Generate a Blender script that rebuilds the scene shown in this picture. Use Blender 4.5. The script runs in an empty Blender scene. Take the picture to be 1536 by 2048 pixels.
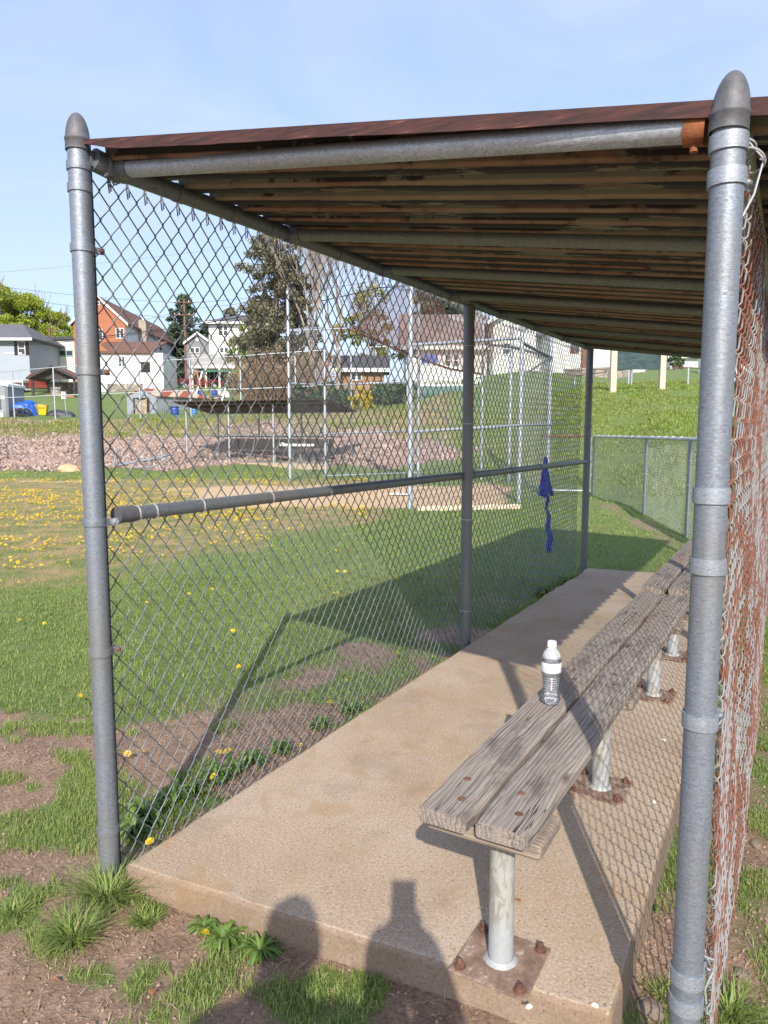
import bpy, bmesh, math, random
import numpy as np
from mathutils import Vector, Matrix, noise as mnoise
random.seed(7); rng = np.random.default_rng(7)
R = math.radians
S = bpy.context.scene
COL = S.collection

# ------------------------------------------------------------------ survey of the place
F_PX = 1450.; PITCH = R(6.3); YAW = R(29.1)
CAM = Vector((1.894, -1.533, 1.5))
FW = Vector((-math.sin(YAW), math.cos(YAW), 0)); RT = Vector((math.cos(YAW), math.sin(YAW), 0))
SUN_EL = R(33.8); SUN_AZ = Vector((0.456, -0.890, 0)).normalized()      # horizontal direction towards the sun
SUN = SUN_AZ*math.cos(SUN_EL) + Vector((0, 0, math.sin(SUN_EL)))

def ab(a, b, z=0.):                       # a metres to the right, b metres ahead of the photographer
    p = CAM + RT*a + FW*b; return Vector((p.x, p.y, z))
def at(u, v, b):                          # surveyed direction at distance b
    x = u-768.; y = v-1024.
    up = -(y*math.cos(PITCH)+F_PX*math.sin(PITCH)); f = F_PX*math.cos(PITCH)-y*math.sin(PITCH)
    k = b/f
    return ab(x*k, b, CAM.z+up*k)

# ------------------------------------------------------------------ tagging
def tag(o, label=None, cat=None, group=None, kind=None):
    if label: o['label'] = label
    if cat: o['category'] = cat
    if group: o['group'] = group
    if kind: o['kind'] = kind
    return o
def thing(name, label, cat, loc=(0,0,0), rotz=0., group=None):
    o = bpy.data.objects.new(name, None); COL.objects.link(o)
    o.empty_display_size = .2
    o.location = loc; o.rotation_euler = (0, 0, rotz)
    return tag(o, label, cat, group)
def copy_tree(o, parent=None):
    c = o.copy(); COL.objects.link(c); c.parent = parent
    for ch in list(o.children): copy_tree(ch, c)
    return c

class MB:
    def __init__(self): self.v = []; self.f = []; self.sm = []
    def add(self, vs, fs, smooth=False):
        n = len(self.v); self.v.extend([tuple(p) for p in vs])
        for f in fs: self.f.append(tuple(i+n for i in f)); self.sm.append(smooth)
        return self
    def box(self, x0, x1, y0, y1, z0, z1, M=None):
        vs = [Vector((x, y, z)) for z in (z0, z1) for y in (y0, y1) for x in (x0, x1)]
        if M is not None: vs = [M @ p for p in vs]
        return self.add(vs, [(0,2,3,1),(4,5,7,6),(0,1,5,4),(1,3,7,5),(3,2,6,7),(2,0,4,6)])
    def tube(self, pts, r, n=12, caps=True, smooth=True, closed=False):
        pts = [Vector(p) for p in pts]; m = len(pts)
        rs = r if isinstance(r, (list, tuple)) else [r]*m
        up = None; rings = []
        for i, p in enumerate(pts):
            if closed: t = pts[(i+1) % m]-pts[i-1]
            else: t = pts[min(i+1, m-1)]-pts[max(i-1, 0)]
            t.normalize()
            if up is None:
                up = Vector((0,0,1)) if abs(t.z) < .9 else Vector((1,0,0))
            up = (up-t*up.dot(t)).normalized(); s = t.cross(up)
            rings.append([p+(up*math.cos(2*math.pi*j/n)+s*math.sin(2*math.pi*j/n))*rs[i] for j in range(n)])
        vs = [p for q in rings for p in q]; fs = []
        for i in range(m if closed else m-1):
            k = (i+1) % m
            for j in range(n):
                j2 = (j+1) % n
                fs.append((i*n+j, k*n+j, k*n+j2, i*n+j2))
        self.add(vs, fs, smooth)
        if caps and not closed:
            n0 = len(self.v)-m*n
            self.f.append(tuple(n0+j for j in range(n))); self.sm.append(False)
            self.f.append(tuple(n0+(m-1)*n+j for j in reversed(range(n)))); self.sm.append(False)
        return self
    def lathe(self, prof, c=(0,0,0), n=24, smooth=True):
        c = Vector(c); vs = []; fs = []
        for r, z in prof:
            for j in range(n):
                a = 2*math.pi*j/n; vs.append(c+Vector((r*math.cos(a), r*math.sin(a), z)))
        for i in range(len(prof)-1):
            for j in range(n):
                j2 = (j+1) % n; fs.append((i*n+j, i*n+j2, (i+1)*n+j2, (i+1)*n+j))
        return self.add(vs, fs, smooth)
    def prism(self, poly, axis, d0, d1):       # poly of 2-tuples extruded along axis
        def P(p, d):
            return (d, p[0], p[1]) if axis == 'x' else ((p[0], d, p[1]) if axis == 'y' else (p[0], p[1], d))
        n = len(poly); vs = [P(p, d0) for p in poly]+[P(p, d1) for p in poly]
        fs = [tuple(range(n)), tuple(reversed(range(n, 2*n)))]
        for i in range(n): fs.append((i, i+n, (i+1) % n+n, (i+1) % n))
        return self.add(vs, fs)
    def build(self, name, m, parent=None, label=None, world=False, bevel=0., seg=2):
        me = bpy.data.meshes.new(name)
        vs = self.v
        if world and parent is not None:
            off = parent.location; vs = [(p[0]-off.x, p[1]-off.y, p[2]-off.z) for p in vs]
        me.from_pydata(vs, [], self.f); 
        me.polygons.foreach_set('use_smooth', self.sm)
        bm = bmesh.new(); bm.from_mesh(me); bmesh.ops.recalc_face_normals(bm, faces=bm.faces); bm.to_mesh(me); bm.free()
        if any(self.sm): me.set_sharp_from_angle(angle=R(50))
        me.materials.append(m)
        o = bpy.data.objects.new(name, me); COL.objects.link(o); o.parent = parent
        if label: o['label'] = label
        if bevel:
            b = o.modifiers.new('bevel', 'BEVEL'); b.width = bevel; b.segments = seg; b.limit_method = 'ANGLE'
        return o
def np_mesh(name, V, Q, m, parent=None, T=None, smooth=False):
    me = bpy.data.meshes.new(name)
    V = np.asarray(V, np.float32).reshape(-1, 3)
    nq = 0 if Q is None else len(Q); nt = 0 if T is None else len(T)
    idx = np.concatenate([a.reshape(-1) for a in ([Q] if nq else [])+([T] if nt else [])]).astype(np.int32)
    me.vertices.add(len(V)); me.vertices.foreach_set('co', V.ravel())
    me.loops.add(len(idx)); me.loops.foreach_set('vertex_index', idx)
    me.polygons.add(nq+nt)
    tot = np.concatenate([np.full(nq, 4), np.full(nt, 3)]).astype(np.int32)
    st = np.concatenate([[0], np.cumsum(tot)[:-1]]).astype(np.int32)
    me.polygons.foreach_set('loop_start', st); me.polygons.foreach_set('loop_total', tot)
    if smooth: me.polygons.foreach_set('use_smooth', np.ones(nq+nt, bool))
    me.update(); me.validate()
    me.materials.append(m)
    o = bpy.data.objects.new(name, me); COL.objects.link(o); o.parent = parent
    return o

# ------------------------------------------------------------------ numpy noise
_perm = rng.permutation(4096)
def _h(ix, iy): return _perm[(_perm[ix & 4095]+iy) & 4095]/4095.
def vnoise(x, y):
    ix = np.floor(x).astype(int); iy = np.floor(y).astype(int)
    fx = x-ix; fy = y-iy; fx = fx*fx*(3-2*fx); fy = fy*fy*(3-2*fy)
    return (_h(ix,iy)*(1-fx)+_h(ix+1,iy)*fx)*(1-fy)+(_h(ix,iy+1)*(1-fx)+_h(ix+1,iy+1)*fx)*fy
def fbm(x, y, s, o=4):
    r = 0; a = .5; t = 0
    for i in range(o):
        r = r+a*vnoise(x*s+17.3*i, y*s-9.1*i); t += a; a *= .5; s *= 2.03
    return r/t
def sstep(a, b, x):
    t = np.clip((x-a)/(b-a), 0, 1); return t*t*(3-2*t)

# ------------------------------------------------------------------ materials
def lin(h):
    h = h.lstrip('#'); c = [int(h[i:i+2], 16)/255 for i in (0, 2, 4)]
    return tuple((x/12.92 if x <= .04045 else ((x+.055)/1.055)**2.4) for x in c)
class NT:
    def __init__(self, name):
        self.m = bpy.data.materials.new(name); self.m.use_nodes = True
        self.t = self.m.node_tree; self.n = self.t.nodes; self.b = self.n['Principled BSDF']
    def link(self, a, b): self.t.links.new(a, b)
    def set(self, **k):
        for a, v in k.items():
            s = self.b.inputs[a.replace('_', ' ')]
            if hasattr(v, 'is_output'): self.link(v, s)
            elif isinstance(v, tuple) and len(v) == 3: s.default_value = (*v, 1)
            else: s.default_value = v
        return self
    def co(self, kind='Object', scale=(1,1,1), rot=(0,0,0)):
        t = self.n.new('ShaderNodeTexCoord'); mp = self.n.new('ShaderNodeMapping')
        mp.inputs['Scale'].default_value = scale; mp.inputs['Rotation'].default_value = rot
        self.link(t.outputs[kind], mp.inputs[0]); return mp.outputs[0]
    def noise(self, vec, scale, detail=4, rough=.55, dist=0., out=0):
        n = self.n.new('ShaderNodeTexNoise'); n.inputs['Scale'].default_value = scale
        n.inputs['Detail'].default_value = detail; n.inputs['Roughness'].default_value = rough
        n.inputs['Distortion'].default_value = dist
        self.link(vec, n.inputs['Vector']); return n.outputs[out]
    def vor(self, vec, scale, feat='F1', out='Distance', rnd=1.):
        n = self.n.new('ShaderNodeTexVoronoi'); n.feature = feat; n.inputs['Scale'].default_value = scale
        n.inputs['Randomness'].default_value = rnd
        self.link(vec, n.inputs['Vector']); return n.outputs[out]
    def wave(self, vec, scale, dist=0., dscale=1., axis='Z', prof='SIN', detail=2):
        n = self.n.new('ShaderNodeTexWave'); n.bands_direction = axis; n.wave_profile = prof
        n.inputs['Scale'].default_value = scale; n.inputs['Distortion'].default_value = dist
        n.inputs['Detail Scale'].default_value = dscale; n.inputs['Detail'].default_value = detail
        self.link(vec, n.inputs['Vector']); return n.outputs['Fac']
    def ramp(self, fac, stops, interp='LINEAR'):
        n = self.n.new('ShaderNodeValToRGB'); e = n.color_ramp.elements; n.color_ramp.interpolation = interp
        while len(e) < len(stops): e.new(.5)
        for i, (p, c) in enumerate(stops):
            e[i].position = p
            c = (c, c, c) if isinstance(c, (int, float)) else c
            e[i].color = (*c, 1)
        self.link(fac, n.inputs[0]); return n.outputs[0]
    def mix(self, fac, a, b, mode='MIX'):
        n = self.n.new('ShaderNodeMix'); n.data_type = 'RGBA'; n.blend_type = mode
        for s, v in ((n.inputs[0], fac), (n.inputs[6], a), (n.inputs[7], b)):
            if hasattr(v, 'is_output'): self.link(v, s)
            elif isinstance(v, tuple): s.default_value = (*v, 1)
            else: s.default_value = v
        return n.outputs[2]
    def math(self, op, a, b=0.):
        n = self.n.new('ShaderNodeMath'); n.operation = op
        for i, v in enumerate((a, b)):
            if hasattr(v, 'is_output'): self.link(v, n.inputs[i])
            else: n.inputs[i].default_value = v
        return n.outputs[0]
    def attr(self, name):
        n = self.n.new('ShaderNodeAttribute'); n.attribute_name = name; return n.outputs['Fac']
    def island(self):
        return self.n.new('ShaderNodeNewGeometry').outputs['Random Per Island']
    def bump(self, h, strength=.5, dist=.01):
        n = self.n.new('ShaderNodeBump'); n.inputs['Strength'].default_value = strength
        n.inputs['Distance'].default_value = dist; self.link(h, n.inputs['Height'])
        self.link(n.outputs[0], self.b.inputs['Normal']); return self

def flat(name, col, rough=.7, metal=0., var=.25, vs=3., bump=0., bs=40.):
    m = NT(name); v = m.co()
    c = tuple(lin(col)) if isinstance(col, str) else col
    n = m.noise(v, vs, 5, .6)
    d = tuple(x*(1-var) for x in c); l = tuple(min(1, x*(1+var)) for x in c)
    m.set(Base_Color=m.ramp(n, [(.3, d), (.7, l)]), Roughness=rough, Metallic=metal)
    if bump: m.bump(m.noise(v, bs, 4, .6), bump, .004)
    return m.m

def mk_galv(name, base=(.255,.285,.335), dirt=.5, metal=.55):
    m = NT(name); v = m.co(); vz = m.co(scale=(1,1,2.6)); vl = m.co(scale=(6,6,.5))
    n1 = m.noise(vz, 95, 5, .75, 1.2); n2 = m.noise(v, 2.2, 5, .6); n3 = m.noise(vl, 9, 4, .6)
    c = m.ramp(n1, [(.32, tuple(x*.55 for x in base)), (.5, base), (.68, tuple(min(1, x*1.38) for x in base))])
    c = m.mix(m.ramp(n3, [(.5, 0.), (.75, .45)]), c, tuple(x*.6 for x in base))
    c = m.mix(m.ramp(n2, [(.47, 0.), (.70, dirt)]), c, (.25,.23,.17))
    m.set(Base_Color=c, Metallic=metal, Roughness=m.ramp(n1, [(.3, .62), (.7, .42)]))
    m.bump(n1, .22, .003)
    return m.m
M = {}
M['galv'] = mk_galv('galvanised_steel')
M['galv_dark'] = mk_galv('weathered_galvanised', (.20,.22,.24), .5, .5)
M['galv_band'] = mk_galv('dull_galvanised_band', (.33,.36,.41), .3, .45)
M['galv_light'] = mk_galv('bright_galvanised', (.50,.54,.60), .3, .5)
M['galv_green'] = mk_galv('mossy_galvanised', (.22,.25,.21), .7, .3)
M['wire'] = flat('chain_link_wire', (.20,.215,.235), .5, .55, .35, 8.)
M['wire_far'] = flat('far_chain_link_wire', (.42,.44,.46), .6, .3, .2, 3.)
M['wire_far'] = flat('far_chain_link_wire', (.42,.44,.46), .6, .3, .2, 3.)
M['bar'] = flat('dark_tension_bar', (.075,.08,.10), .55, .4, .3, 8.)
M['tie'] = flat('aluminium_tie_wire', (.62,.62,.62), .4, .5, .1)
M['cast'] = flat('cast_aluminium', (.125,.125,.135), .6, .3, .3, 30., .25, 120.)
M['rust'] = flat('rusty_steel', (.165,.078,.052), .85, .0, .55, 25., .4, 90.)
M['rust_bright'] = flat('orange_rust', (.30,.105,.04), .85, 0., .6, 22., .4, 90.)

def mk_rustwire():
    m = NT('rusted_chain_link_wire'); v = m.co(); n = m.noise(v, 3.2, 3, .5); n2 = m.noise(v, 17, 2, .5)
    f = m.ramp(m.math('ADD', m.math('MULTIPLY', n, .55), m.math('MULTIPLY', n2, .55)), [(.515, 0.), (.575, 1.)])
    c = m.mix(f, (.30,.295,.29), m.ramp(m.noise(v, 60, 3), [(.3, (.17,.058,.036)), (.7, (.27,.12,.075))]))
    m.set(Base_Color=c, Roughness=.6, Metallic=.15); return m.m
M['wire_rust'] = mk_rustwire()

def mk_roof():
    m = NT('rusted_corrugated_sheet'); o = m.co()
    n2 = m.noise(m.co(scale=(3.,14.,1)), 3., 5, .65); n3 = m.noise(o, 1.3, 4, .6)
    c = m.ramp(n3, [(.3, (.13,.145,.10)), (.7, (.215,.21,.145))])
    rf = m.ramp(m.noise(m.co(scale=(.8,3.2,1)), 2.6, 7, .66), [(.47, 0.), (.58, .9)])
    c = m.mix(rf, c, m.ramp(n2, [(.35, (.085,.042,.026)), (.65, (.21,.11,.06))]))
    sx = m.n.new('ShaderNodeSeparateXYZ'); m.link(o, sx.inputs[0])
    # rust and black blotches keyed to ribs; also paints rib shade and lit lips
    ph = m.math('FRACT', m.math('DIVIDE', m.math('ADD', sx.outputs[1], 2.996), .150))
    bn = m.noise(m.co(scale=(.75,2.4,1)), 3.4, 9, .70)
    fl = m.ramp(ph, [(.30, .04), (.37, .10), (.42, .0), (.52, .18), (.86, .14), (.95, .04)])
    blotch_shade = m.ramp(m.math('ADD', bn, m.math('SUBTRACT', fl, .08)), [(.482, 0.), (.51, .97)])
    c = m.mix(blotch_shade, c, (.016,.012,.010))
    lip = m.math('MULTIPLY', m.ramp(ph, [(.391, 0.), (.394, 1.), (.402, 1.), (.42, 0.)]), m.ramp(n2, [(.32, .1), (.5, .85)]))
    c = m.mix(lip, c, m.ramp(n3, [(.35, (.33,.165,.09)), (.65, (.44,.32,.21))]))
    m.set(Base_Color=c, Roughness=.85); m.bump(n2, .2, .004); return m.m
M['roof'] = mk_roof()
def mk_roofedge():
    m = NT('rusted_roof_edge'); v = m.co(scale=(3.,30,30)); n = m.noise(v, 3.2, 6, .7); g = m.noise(m.co(scale=(1,1,1)), .9, 2)
    c = m.ramp(n, [(.3, (.012,.006,.006)), (.48, (.045,.015,.013)), (.64, (.085,.027,.021)), (.74, (.30,.19,.12))])
    m.set(Base_Color=c, Roughness=.8); m.bump(n, .4, .004); return m.m
M['roof_edge'] = mk_roofedge()

def mk_concrete(name='weathered_concrete', soil=0.):
    m = NT(name); v = m.co()
    a = m.noise(v, 1.3, 6, .62); b = m.noise(v, 120, 4, .68); s = m.vor(v, 150); s2 = m.vor(v, 48)
    base = m.ramp(a, [(.28, (.345,.255,.165)), (.5, (.435,.330,.232)), (.72, (.495,.41,.32))])
    c = m.mix(m.ramp(b, [(.34, .75), (.47, 0.)]), base, (.19,.13,.095))
    c = m.mix(m.ramp(b, [(.54, 0.), (.68, .7)]), c, (.64,.55,.46))
    c = m.mix(m.ramp(s2, [(.09, .8), (.16, 0.)]), c, (.11,.085,.075))
    st = m.noise(v, 5.5, 4, .6, .6)
    c = m.mix(m.ramp(st, [(.54, 0.), (.72, .6)]), c, (.37,.225,.10))
    st2 = m.noise(v, 3.1, 6, .7, .3)
    c = m.mix(m.ramp(st2, [(.53, 0.), (.72, .5)]), c, (.21,.155,.125))
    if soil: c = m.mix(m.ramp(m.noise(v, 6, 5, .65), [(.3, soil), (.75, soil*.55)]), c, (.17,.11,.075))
    m.set(Base_Color=c, Roughness=.9)
    m.bump(m.math('ADD', b, m.math('MULTIPLY', s, .5)), .22, .004); return m.m
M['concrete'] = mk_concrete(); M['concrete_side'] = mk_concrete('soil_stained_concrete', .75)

def mk_wood(name, tint=(1,1,1), axis='y', dark=.6):
    m = NT(name); st_ = lambda k: {'y': (1,k,1), 'x': (k,1,1)}[axis]
    o = m.co(scale=st_(.35)); wv = m.noise(o, 7, 2, .5, 0., 1)                       # slow sideways drift of the grain
    vm = m.n.new('ShaderNodeVectorMath'); vm.operation = 'MULTIPLY_ADD'; m.link(wv, vm.inputs[0]); vm.inputs[1].default_value = (.011,.011,.011); m.link(m.co(scale=st_(.010)), vm.inputs[2])
    g = m.noise(vm.outputs[0], 330, 3, .6); g2 = m.noise(vm.outputs[0], 95, 3, .6)
    vm2 = m.n.new('ShaderNodeVectorMath'); vm2.operation = 'MULTIPLY_ADD'; m.link(wv, vm2.inputs[0]); vm2.inputs[1].default_value = (.055,.03,.055); m.link(m.co(scale=st_(.02)), vm2.inputs[2])
    rings = m.wave(vm2.outputs[0], 23, 5.5, 1.1, {'y': 'X', 'x': 'Y'}[axis], 'SIN', 3)
    t = lambda c: tuple(a*b for a, b in zip(c, tint))
    c = m.ramp(g, [(.28, t((.115,.088,.072))), (.44, t((.26,.212,.178))), (.60, t((.37,.318,.275))), (.76, t((.50,.445,.40)))])
    ph = m.noise(m.co(scale=st_(.25)), 11, 3)
    c = m.mix(m.math('MULTIPLY', m.ramp(rings, [(.02, .85), (.22, .0)]), m.ramp(ph, [(.40, .15), (.62, .9)])), c, t((.10,.08,.072)))
    c = m.mix(m.ramp(g2, [(.52, 0.), (.72, .5)]), c, t((.38,.34,.32)))
    st = m.noise(m.co(scale=st_(.35)), 8, 6, .7)
    c = m.mix(m.ramp(st, [(.52, 0.), (.64, dark)]), c, t((.075,.064,.06)))
    ck = m.noise(m.co(scale=st_(.022)), 46, 2, .5); cm = m.noise(m.co(scale=st_(.3)), 5, 2)
    c = m.mix(m.math('MULTIPLY', m.ramp(ck, [(.488, 0.), (.496, 1.), (.504, 1.), (.512, 0.)]), m.ramp(cm, [(.50, 0.), (.58, .95)])), c, (.018,.014,.012))
    kn = m.vor(m.co(scale=st_(.42)), 7.5); c = m.mix(m.ramp(kn, [(.07, .85), (.12, .25), (.16, 0.)]), c, t((.09,.068,.055)))
    d = m.noise(m.co(scale=st_(.5)), 3, 3)
    c = m.mix(m.ramp(d, [(.55, 0.), (.7, .35)]), c, t((.27,.19,.14)))
    m.set(Base_Color=c, Roughness=.88)
    m.bump(m.math('ADD', g, m.math('MULTIPLY', rings, .4)), .7, .004); return m.m
M['wood'] = mk_wood('weathered_wood')
M['wood_pale'] = mk_wood('pale_weathered_wood', (1.0,.95,.88), 'x', .3)
def mk_legpaint():
    m = NT('flaking_white_paint'); v = m.co(scale=(1,1,.35)); n = m.noise(v, 45, 6, .7, .8); n2 = m.noise(m.co(), 7, 4)
    c = m.mix(m.ramp(n, [(.47, 0.), (.53, 1.)]), (.40,.40,.37), (.29,.275,.235))
    c = m.mix(m.ramp(n2, [(.45, 0.), (.62, .75)]), c, (.40,.43,.46))
    m.set(Base_Color=c, Roughness=.6, Metallic=.1); m.bump(n, .3, .003); return m.m
M['leg'] = mk_legpaint()
def mk_plate():
    m = NT('rusty_base_plate'); v = m.co(); n = m.noise(v, 22, 6, .7)
    c = m.ramp(n, [(.3, (.12,.07,.05)), (.50, (.235,.155,.112)), (.58, (.31,.215,.16)), (.66, (.50,.46,.41))])
    m.set(Base_Color=c, Roughness=.9); m.bump(n, .4, .003); return m.m
M['plate'] = mk_plate()

def mk_terrain():
    m = NT('field_ground'); o = m.co()
    g = m.attr('grass'); br = m.attr('brown'); tan = m.attr('tan'); st = m.attr('stone')
    n = m.noise(o, 9, 6, .65); nf = m.noise(o, 70, 5, .7); nb = m.noise(o, .7, 4, .6); nm = m.noise(o, 2.4, 5, .65)
    dirt = m.ramp(nf, [(.25, (.15,.092,.060)), (.5, (.345,.222,.15)), (.75, (.50,.365,.26))])
    dirt = m.mix(m.ramp(n, [(.35, .55), (.6, 0.)]), dirt, (.12,.078,.05))
    grass = m.ramp(nf, [(.25, (.045,.08,.016)), (.5, (.115,.185,.038)), (.78, (.22,.28,.075))])
    grass = m.mix(m.ramp(nb, [(.35, 0.), (.65, .75)]), grass, m.ramp(nf, [(.3, (.10,.14,.03)), (.7, (.24,.27,.08))]))
    dry = m.ramp(nf, [(.25, (.20,.12,.055)), (.5, (.42,.27,.13)), (.75, (.56,.40,.23))])
    dry = m.mix(m.ramp(nm, [(.42, .8), (.58, 0.)]), dry, (.14,.185,.04))
    tn = m.ramp(n, [(.3, (.52,.35,.19)), (.7, (.66,.48,.29))])
    rock = m.ramp(nf, [(.3, (.13,.09,.07)), (.7, (.33,.24,.19))])
    f = m.ramp(m.math('ADD', g, m.math('MULTIPLY', m.math('SUBTRACT', nf, .5), .8)), [(.38, 0.), (.60, 1.)])
    c = m.mix(f, dirt, grass); c = m.mix(br, c, dry); c = m.mix(tan, c, tn); c = m.mix(st, c, rock)
    m.set(Base_Color=c, Roughness=.95); m.bump(m.math('ADD', nf, n), .8, .02); return m.m
M['terrain'] = mk_terrain()

def mk_leaf(name, c0, c1, c2, trans=.25, drift=None, dead=None):
    m = NT(name); i = m.island()
    st = [(0., c0), (.5, c1), (.88 if dead else 1., c2)]+([(.92, dead), (1., tuple(x*.8 for x in dead))] if dead else [])
    c = m.ramp(i, st)
    if drift: c = m.mix(m.ramp(m.noise(m.co(), drift[0], 4, .6), [(.40, 0.), (.62, .75)]), c, drift[1])
    m.set(Base_Color=c, Roughness=.6)
    try: m.b.inputs['Subsurface Weight'].default_value = 0.
    except Exception: pass
    if trans:
        tr = m.n.new('ShaderNodeBsdfTranslucent'); mx = m.n.new('ShaderNodeMixShader'); mx.inputs[0].default_value = trans
        m.link(m.b.inputs['Base Color'].links[0].from_socket, tr.inputs[0])
        out = m.n['Material Output']; m.link(m.b.outputs[0], mx.inputs[1]); m.link(tr.outputs[0], mx.inputs[2]); m.link(mx.outputs[0], out.inputs[0])
    return m.m
M['blade'] = mk_leaf('grass_blade', (.085,.15,.022), (.21,.31,.06), (.38,.43,.15), .3, (1.1, (.30,.37,.10)), (.42,.34,.20))
M['blade_tall'] = mk_leaf('tall_grass_blade', (.14,.22,.02), (.25,.35,.045), (.38,.44,.12), .3, (.7, (.28,.32,.09)), (.38,.33,.18))
M['straw'] = mk_leaf('dry_straw', (.22,.14,.08), (.36,.26,.17), (.50,.40,.29), 0.)
M['weed'] = mk_leaf('weed_leaf', (.06,.125,.02), (.13,.22,.04), (.22,.31,.08))
M['petal'] = mk_leaf('dandelion_petal', (.78,.52,.006), (.88,.66,.012), (.92,.74,.03), .1)
M['stem'] = flat('dandelion_stem', (.12,.20,.05), .6)
M['deadleaf'] = flat('dead_leaf', (.33,.14,.07), .8, 0, .4, 12.)

# ------------------------------------------------------------------ terrain
TT = [-.56, -.32, -.115, 0., .09, .193, .296, .42, .53]
PROF = [
 [(0,0),(26,0),(30,.8),(40,2.1),(46,2.35),(60,3.9),(75,5.8),(100,8),(200,12),(900,20)],
 [(0,0),(28,0),(31.5,.35),(40,2.1),(46,2.4),(60,3.9),(75,5.8),(100,8),(200,12),(900,20)],
 [(0,0),(28,0),(32.5,.35),(40,2.3),(46,3.0),(60,4.4),(75,6.1),(100,8),(200,12),(900,20)],
 [(0,0),(25,0),(28,.2),(40,2.6),(46,3.3),(60,5),(75,6.5),(100,8),(200,12),(900,20)],
 [(0,0),(23,0),(27,.5),(38,3.2),(46,4.2),(60,5.8),(75,7),(100,9),(200,13),(900,20)],
 [(0,0),(20,0),(24,.7),(36,3.9),(46,5.1),(60,6.4),(75,7.5),(100,9.5),(200,14),(900,20)],
 [(0,0),(17.2,0),(20,.9),(26,2.9),(34,3.7),(45,4.9),(60,6.3),(100,9.5),(200,14),(900,20)],
 [(0,0),(13.3,0),(16,.8),(26,3.1),(34,3.9),(45,5.1),(60,6.6),(100,9.8),(200,14),(900,20)],
 [(0,0),(10.5,0),(14,.9),(26,3.1),(34,3.9),(45,5.1),(60,6.6),(100,9.8),(200,14),(900,20)]]
def to_ab(x, y):
    dx = x-CAM.x; dy = y-CAM.y
    return dx*RT.x+dy*RT.y, dx*FW.x+dy*FW.y
def ground(x, y):
    x = np.asarray(x, float); y = np.asarray(y, float)
    a, b = to_ab(x, y); bb = np.maximum(b, .01); t = np.clip(a/bb, TT[0], TT[-1])
    zs = [np.interp(bb, [p[0] for p in pr], [p[1] for p in pr]) for pr in PROF]
    z = np.zeros_like(bb)
    for i in range(len(TT)-1):
        w = np.clip((t-TT[i])/(TT[i+1]-TT[i]), 0, 1); w = w*w*(3-2*w)
        sel = (t >= TT[i]) & (t <= TT[i+1])
        z = np.where(sel, zs[i]*(1-w)+zs[i+1]*w, z)
    r = np.hypot(a, b)
    z = z+(fbm(x, y, 1.7, 3)-.5)*.05*sstep(0., 2., r)*sstep(60, 20, r)+(fbm(x, y, .35, 3)-.5)*.5*sstep(24, 32, r)
    z = z+(fbm(x+40, y, 6., 2)-.5)*.02
    # slightly lower soil on the outer side of the slab
    z = z-.05*sstep(1.5, 1.75, x)*sstep(9, 4, y)
    return z
def gz(x, y): return float(ground(np.array([x]), np.array([y]))[0])

def masks(x, y):
    a, b = to_ab(x, y); bb = np.maximum(b, .01); t = a/bb
    n = fbm(x, y, .9, 4)-.5; n2 = fbm(x+31, y+7, 2.6, 4)-.5; n3 = fbm(x-8, y+55, .25, 3)-.5
    bnd = np.interp(t, [-.6, -.3, -.18, -.08, .02, .08], [6.6, 7.4, 9., 12., 14.5, 99])+n*3.5+n3*2
    g = np.full_like(x, .80)+n2*.55+n*.3
    near = sstep(4.3, 3.4, b+n*1.4); n4 = fbm(x+3, y-11, 7., 3)-.5
    g = g*(1-near)+(.13+n2*1.9+n4*2.2+n*.8)*near
    strip = sstep(-.95, -.45, x+n*.9)*sstep(.25, .1, x)*sstep(-.2, .2, y)*sstep(5.2, 3.2, y)
    g = g*(1-strip)+(.40+n2*2.2)*strip
    right = sstep(1.5, 1.65, x)*sstep(3.5, 2.5, y)*sstep(-3, -1, y)
    g = g*(1-right)+(.36+n2*2.0+n*1.)*right
    br = sstep(-.6, .9, b-bnd)*sstep(23.6, 22.2, b+n*2)
    br = np.clip(br*(1+n2*.6), 0, 1)*.92
    # bare infield
    ti = np.interp(b, [13.8, 15, 19.6, 21], [0, 1, 1, 0])*np.interp(t, [-.36, -.19, .14, .20], [0, 1, 1, 0])
    tan = sstep(.35, .65, ti+n*.5)
    tan = np.maximum(tan, sstep(.4, .0, np.abs(b-22.2+n*1.2))*sstep(-.25, -.4, t)*.8)
    foot = np.interp(t, [-.56, -.32, -.115, 0, .09, .14], [25.9, 27.8, 31.5, 27.5, 27, 27])
    top = np.interp(t, [-.56, -.32, -.115, 0, .05, .11], [32.3, 35.5, 38.5, 34, 30.5, 27.])
    stn = sstep(-.4, .3, b-foot)*sstep(1.5, -.5, b-top+n*4)
    up = sstep(-2, 0, b-top+n*4)*sstep(43, 40, b+n*2)*sstep(.12, .06, t)
    br = np.clip(np.maximum(br, up*.75*np.clip(.9+n2*2.5, 0, 1)), 0, 1)
    g = np.clip(g, 0, 1)
    g = np.where(b > 22.4, np.clip(.85+n2, 0, 1), g)
    fence_soil = sstep(.32, .05, np.abs(a-np.interp(b, [8, 10.3, 13.1, 17], [4.0, 4.25, 4.6, 4.85])+.25+n*.5))*sstep(8, 9.5, b)*sstep(17.5, 16.5, b)
    g = g*(1-fence_soil*.4)
    return g, br, tan, stn

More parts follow.
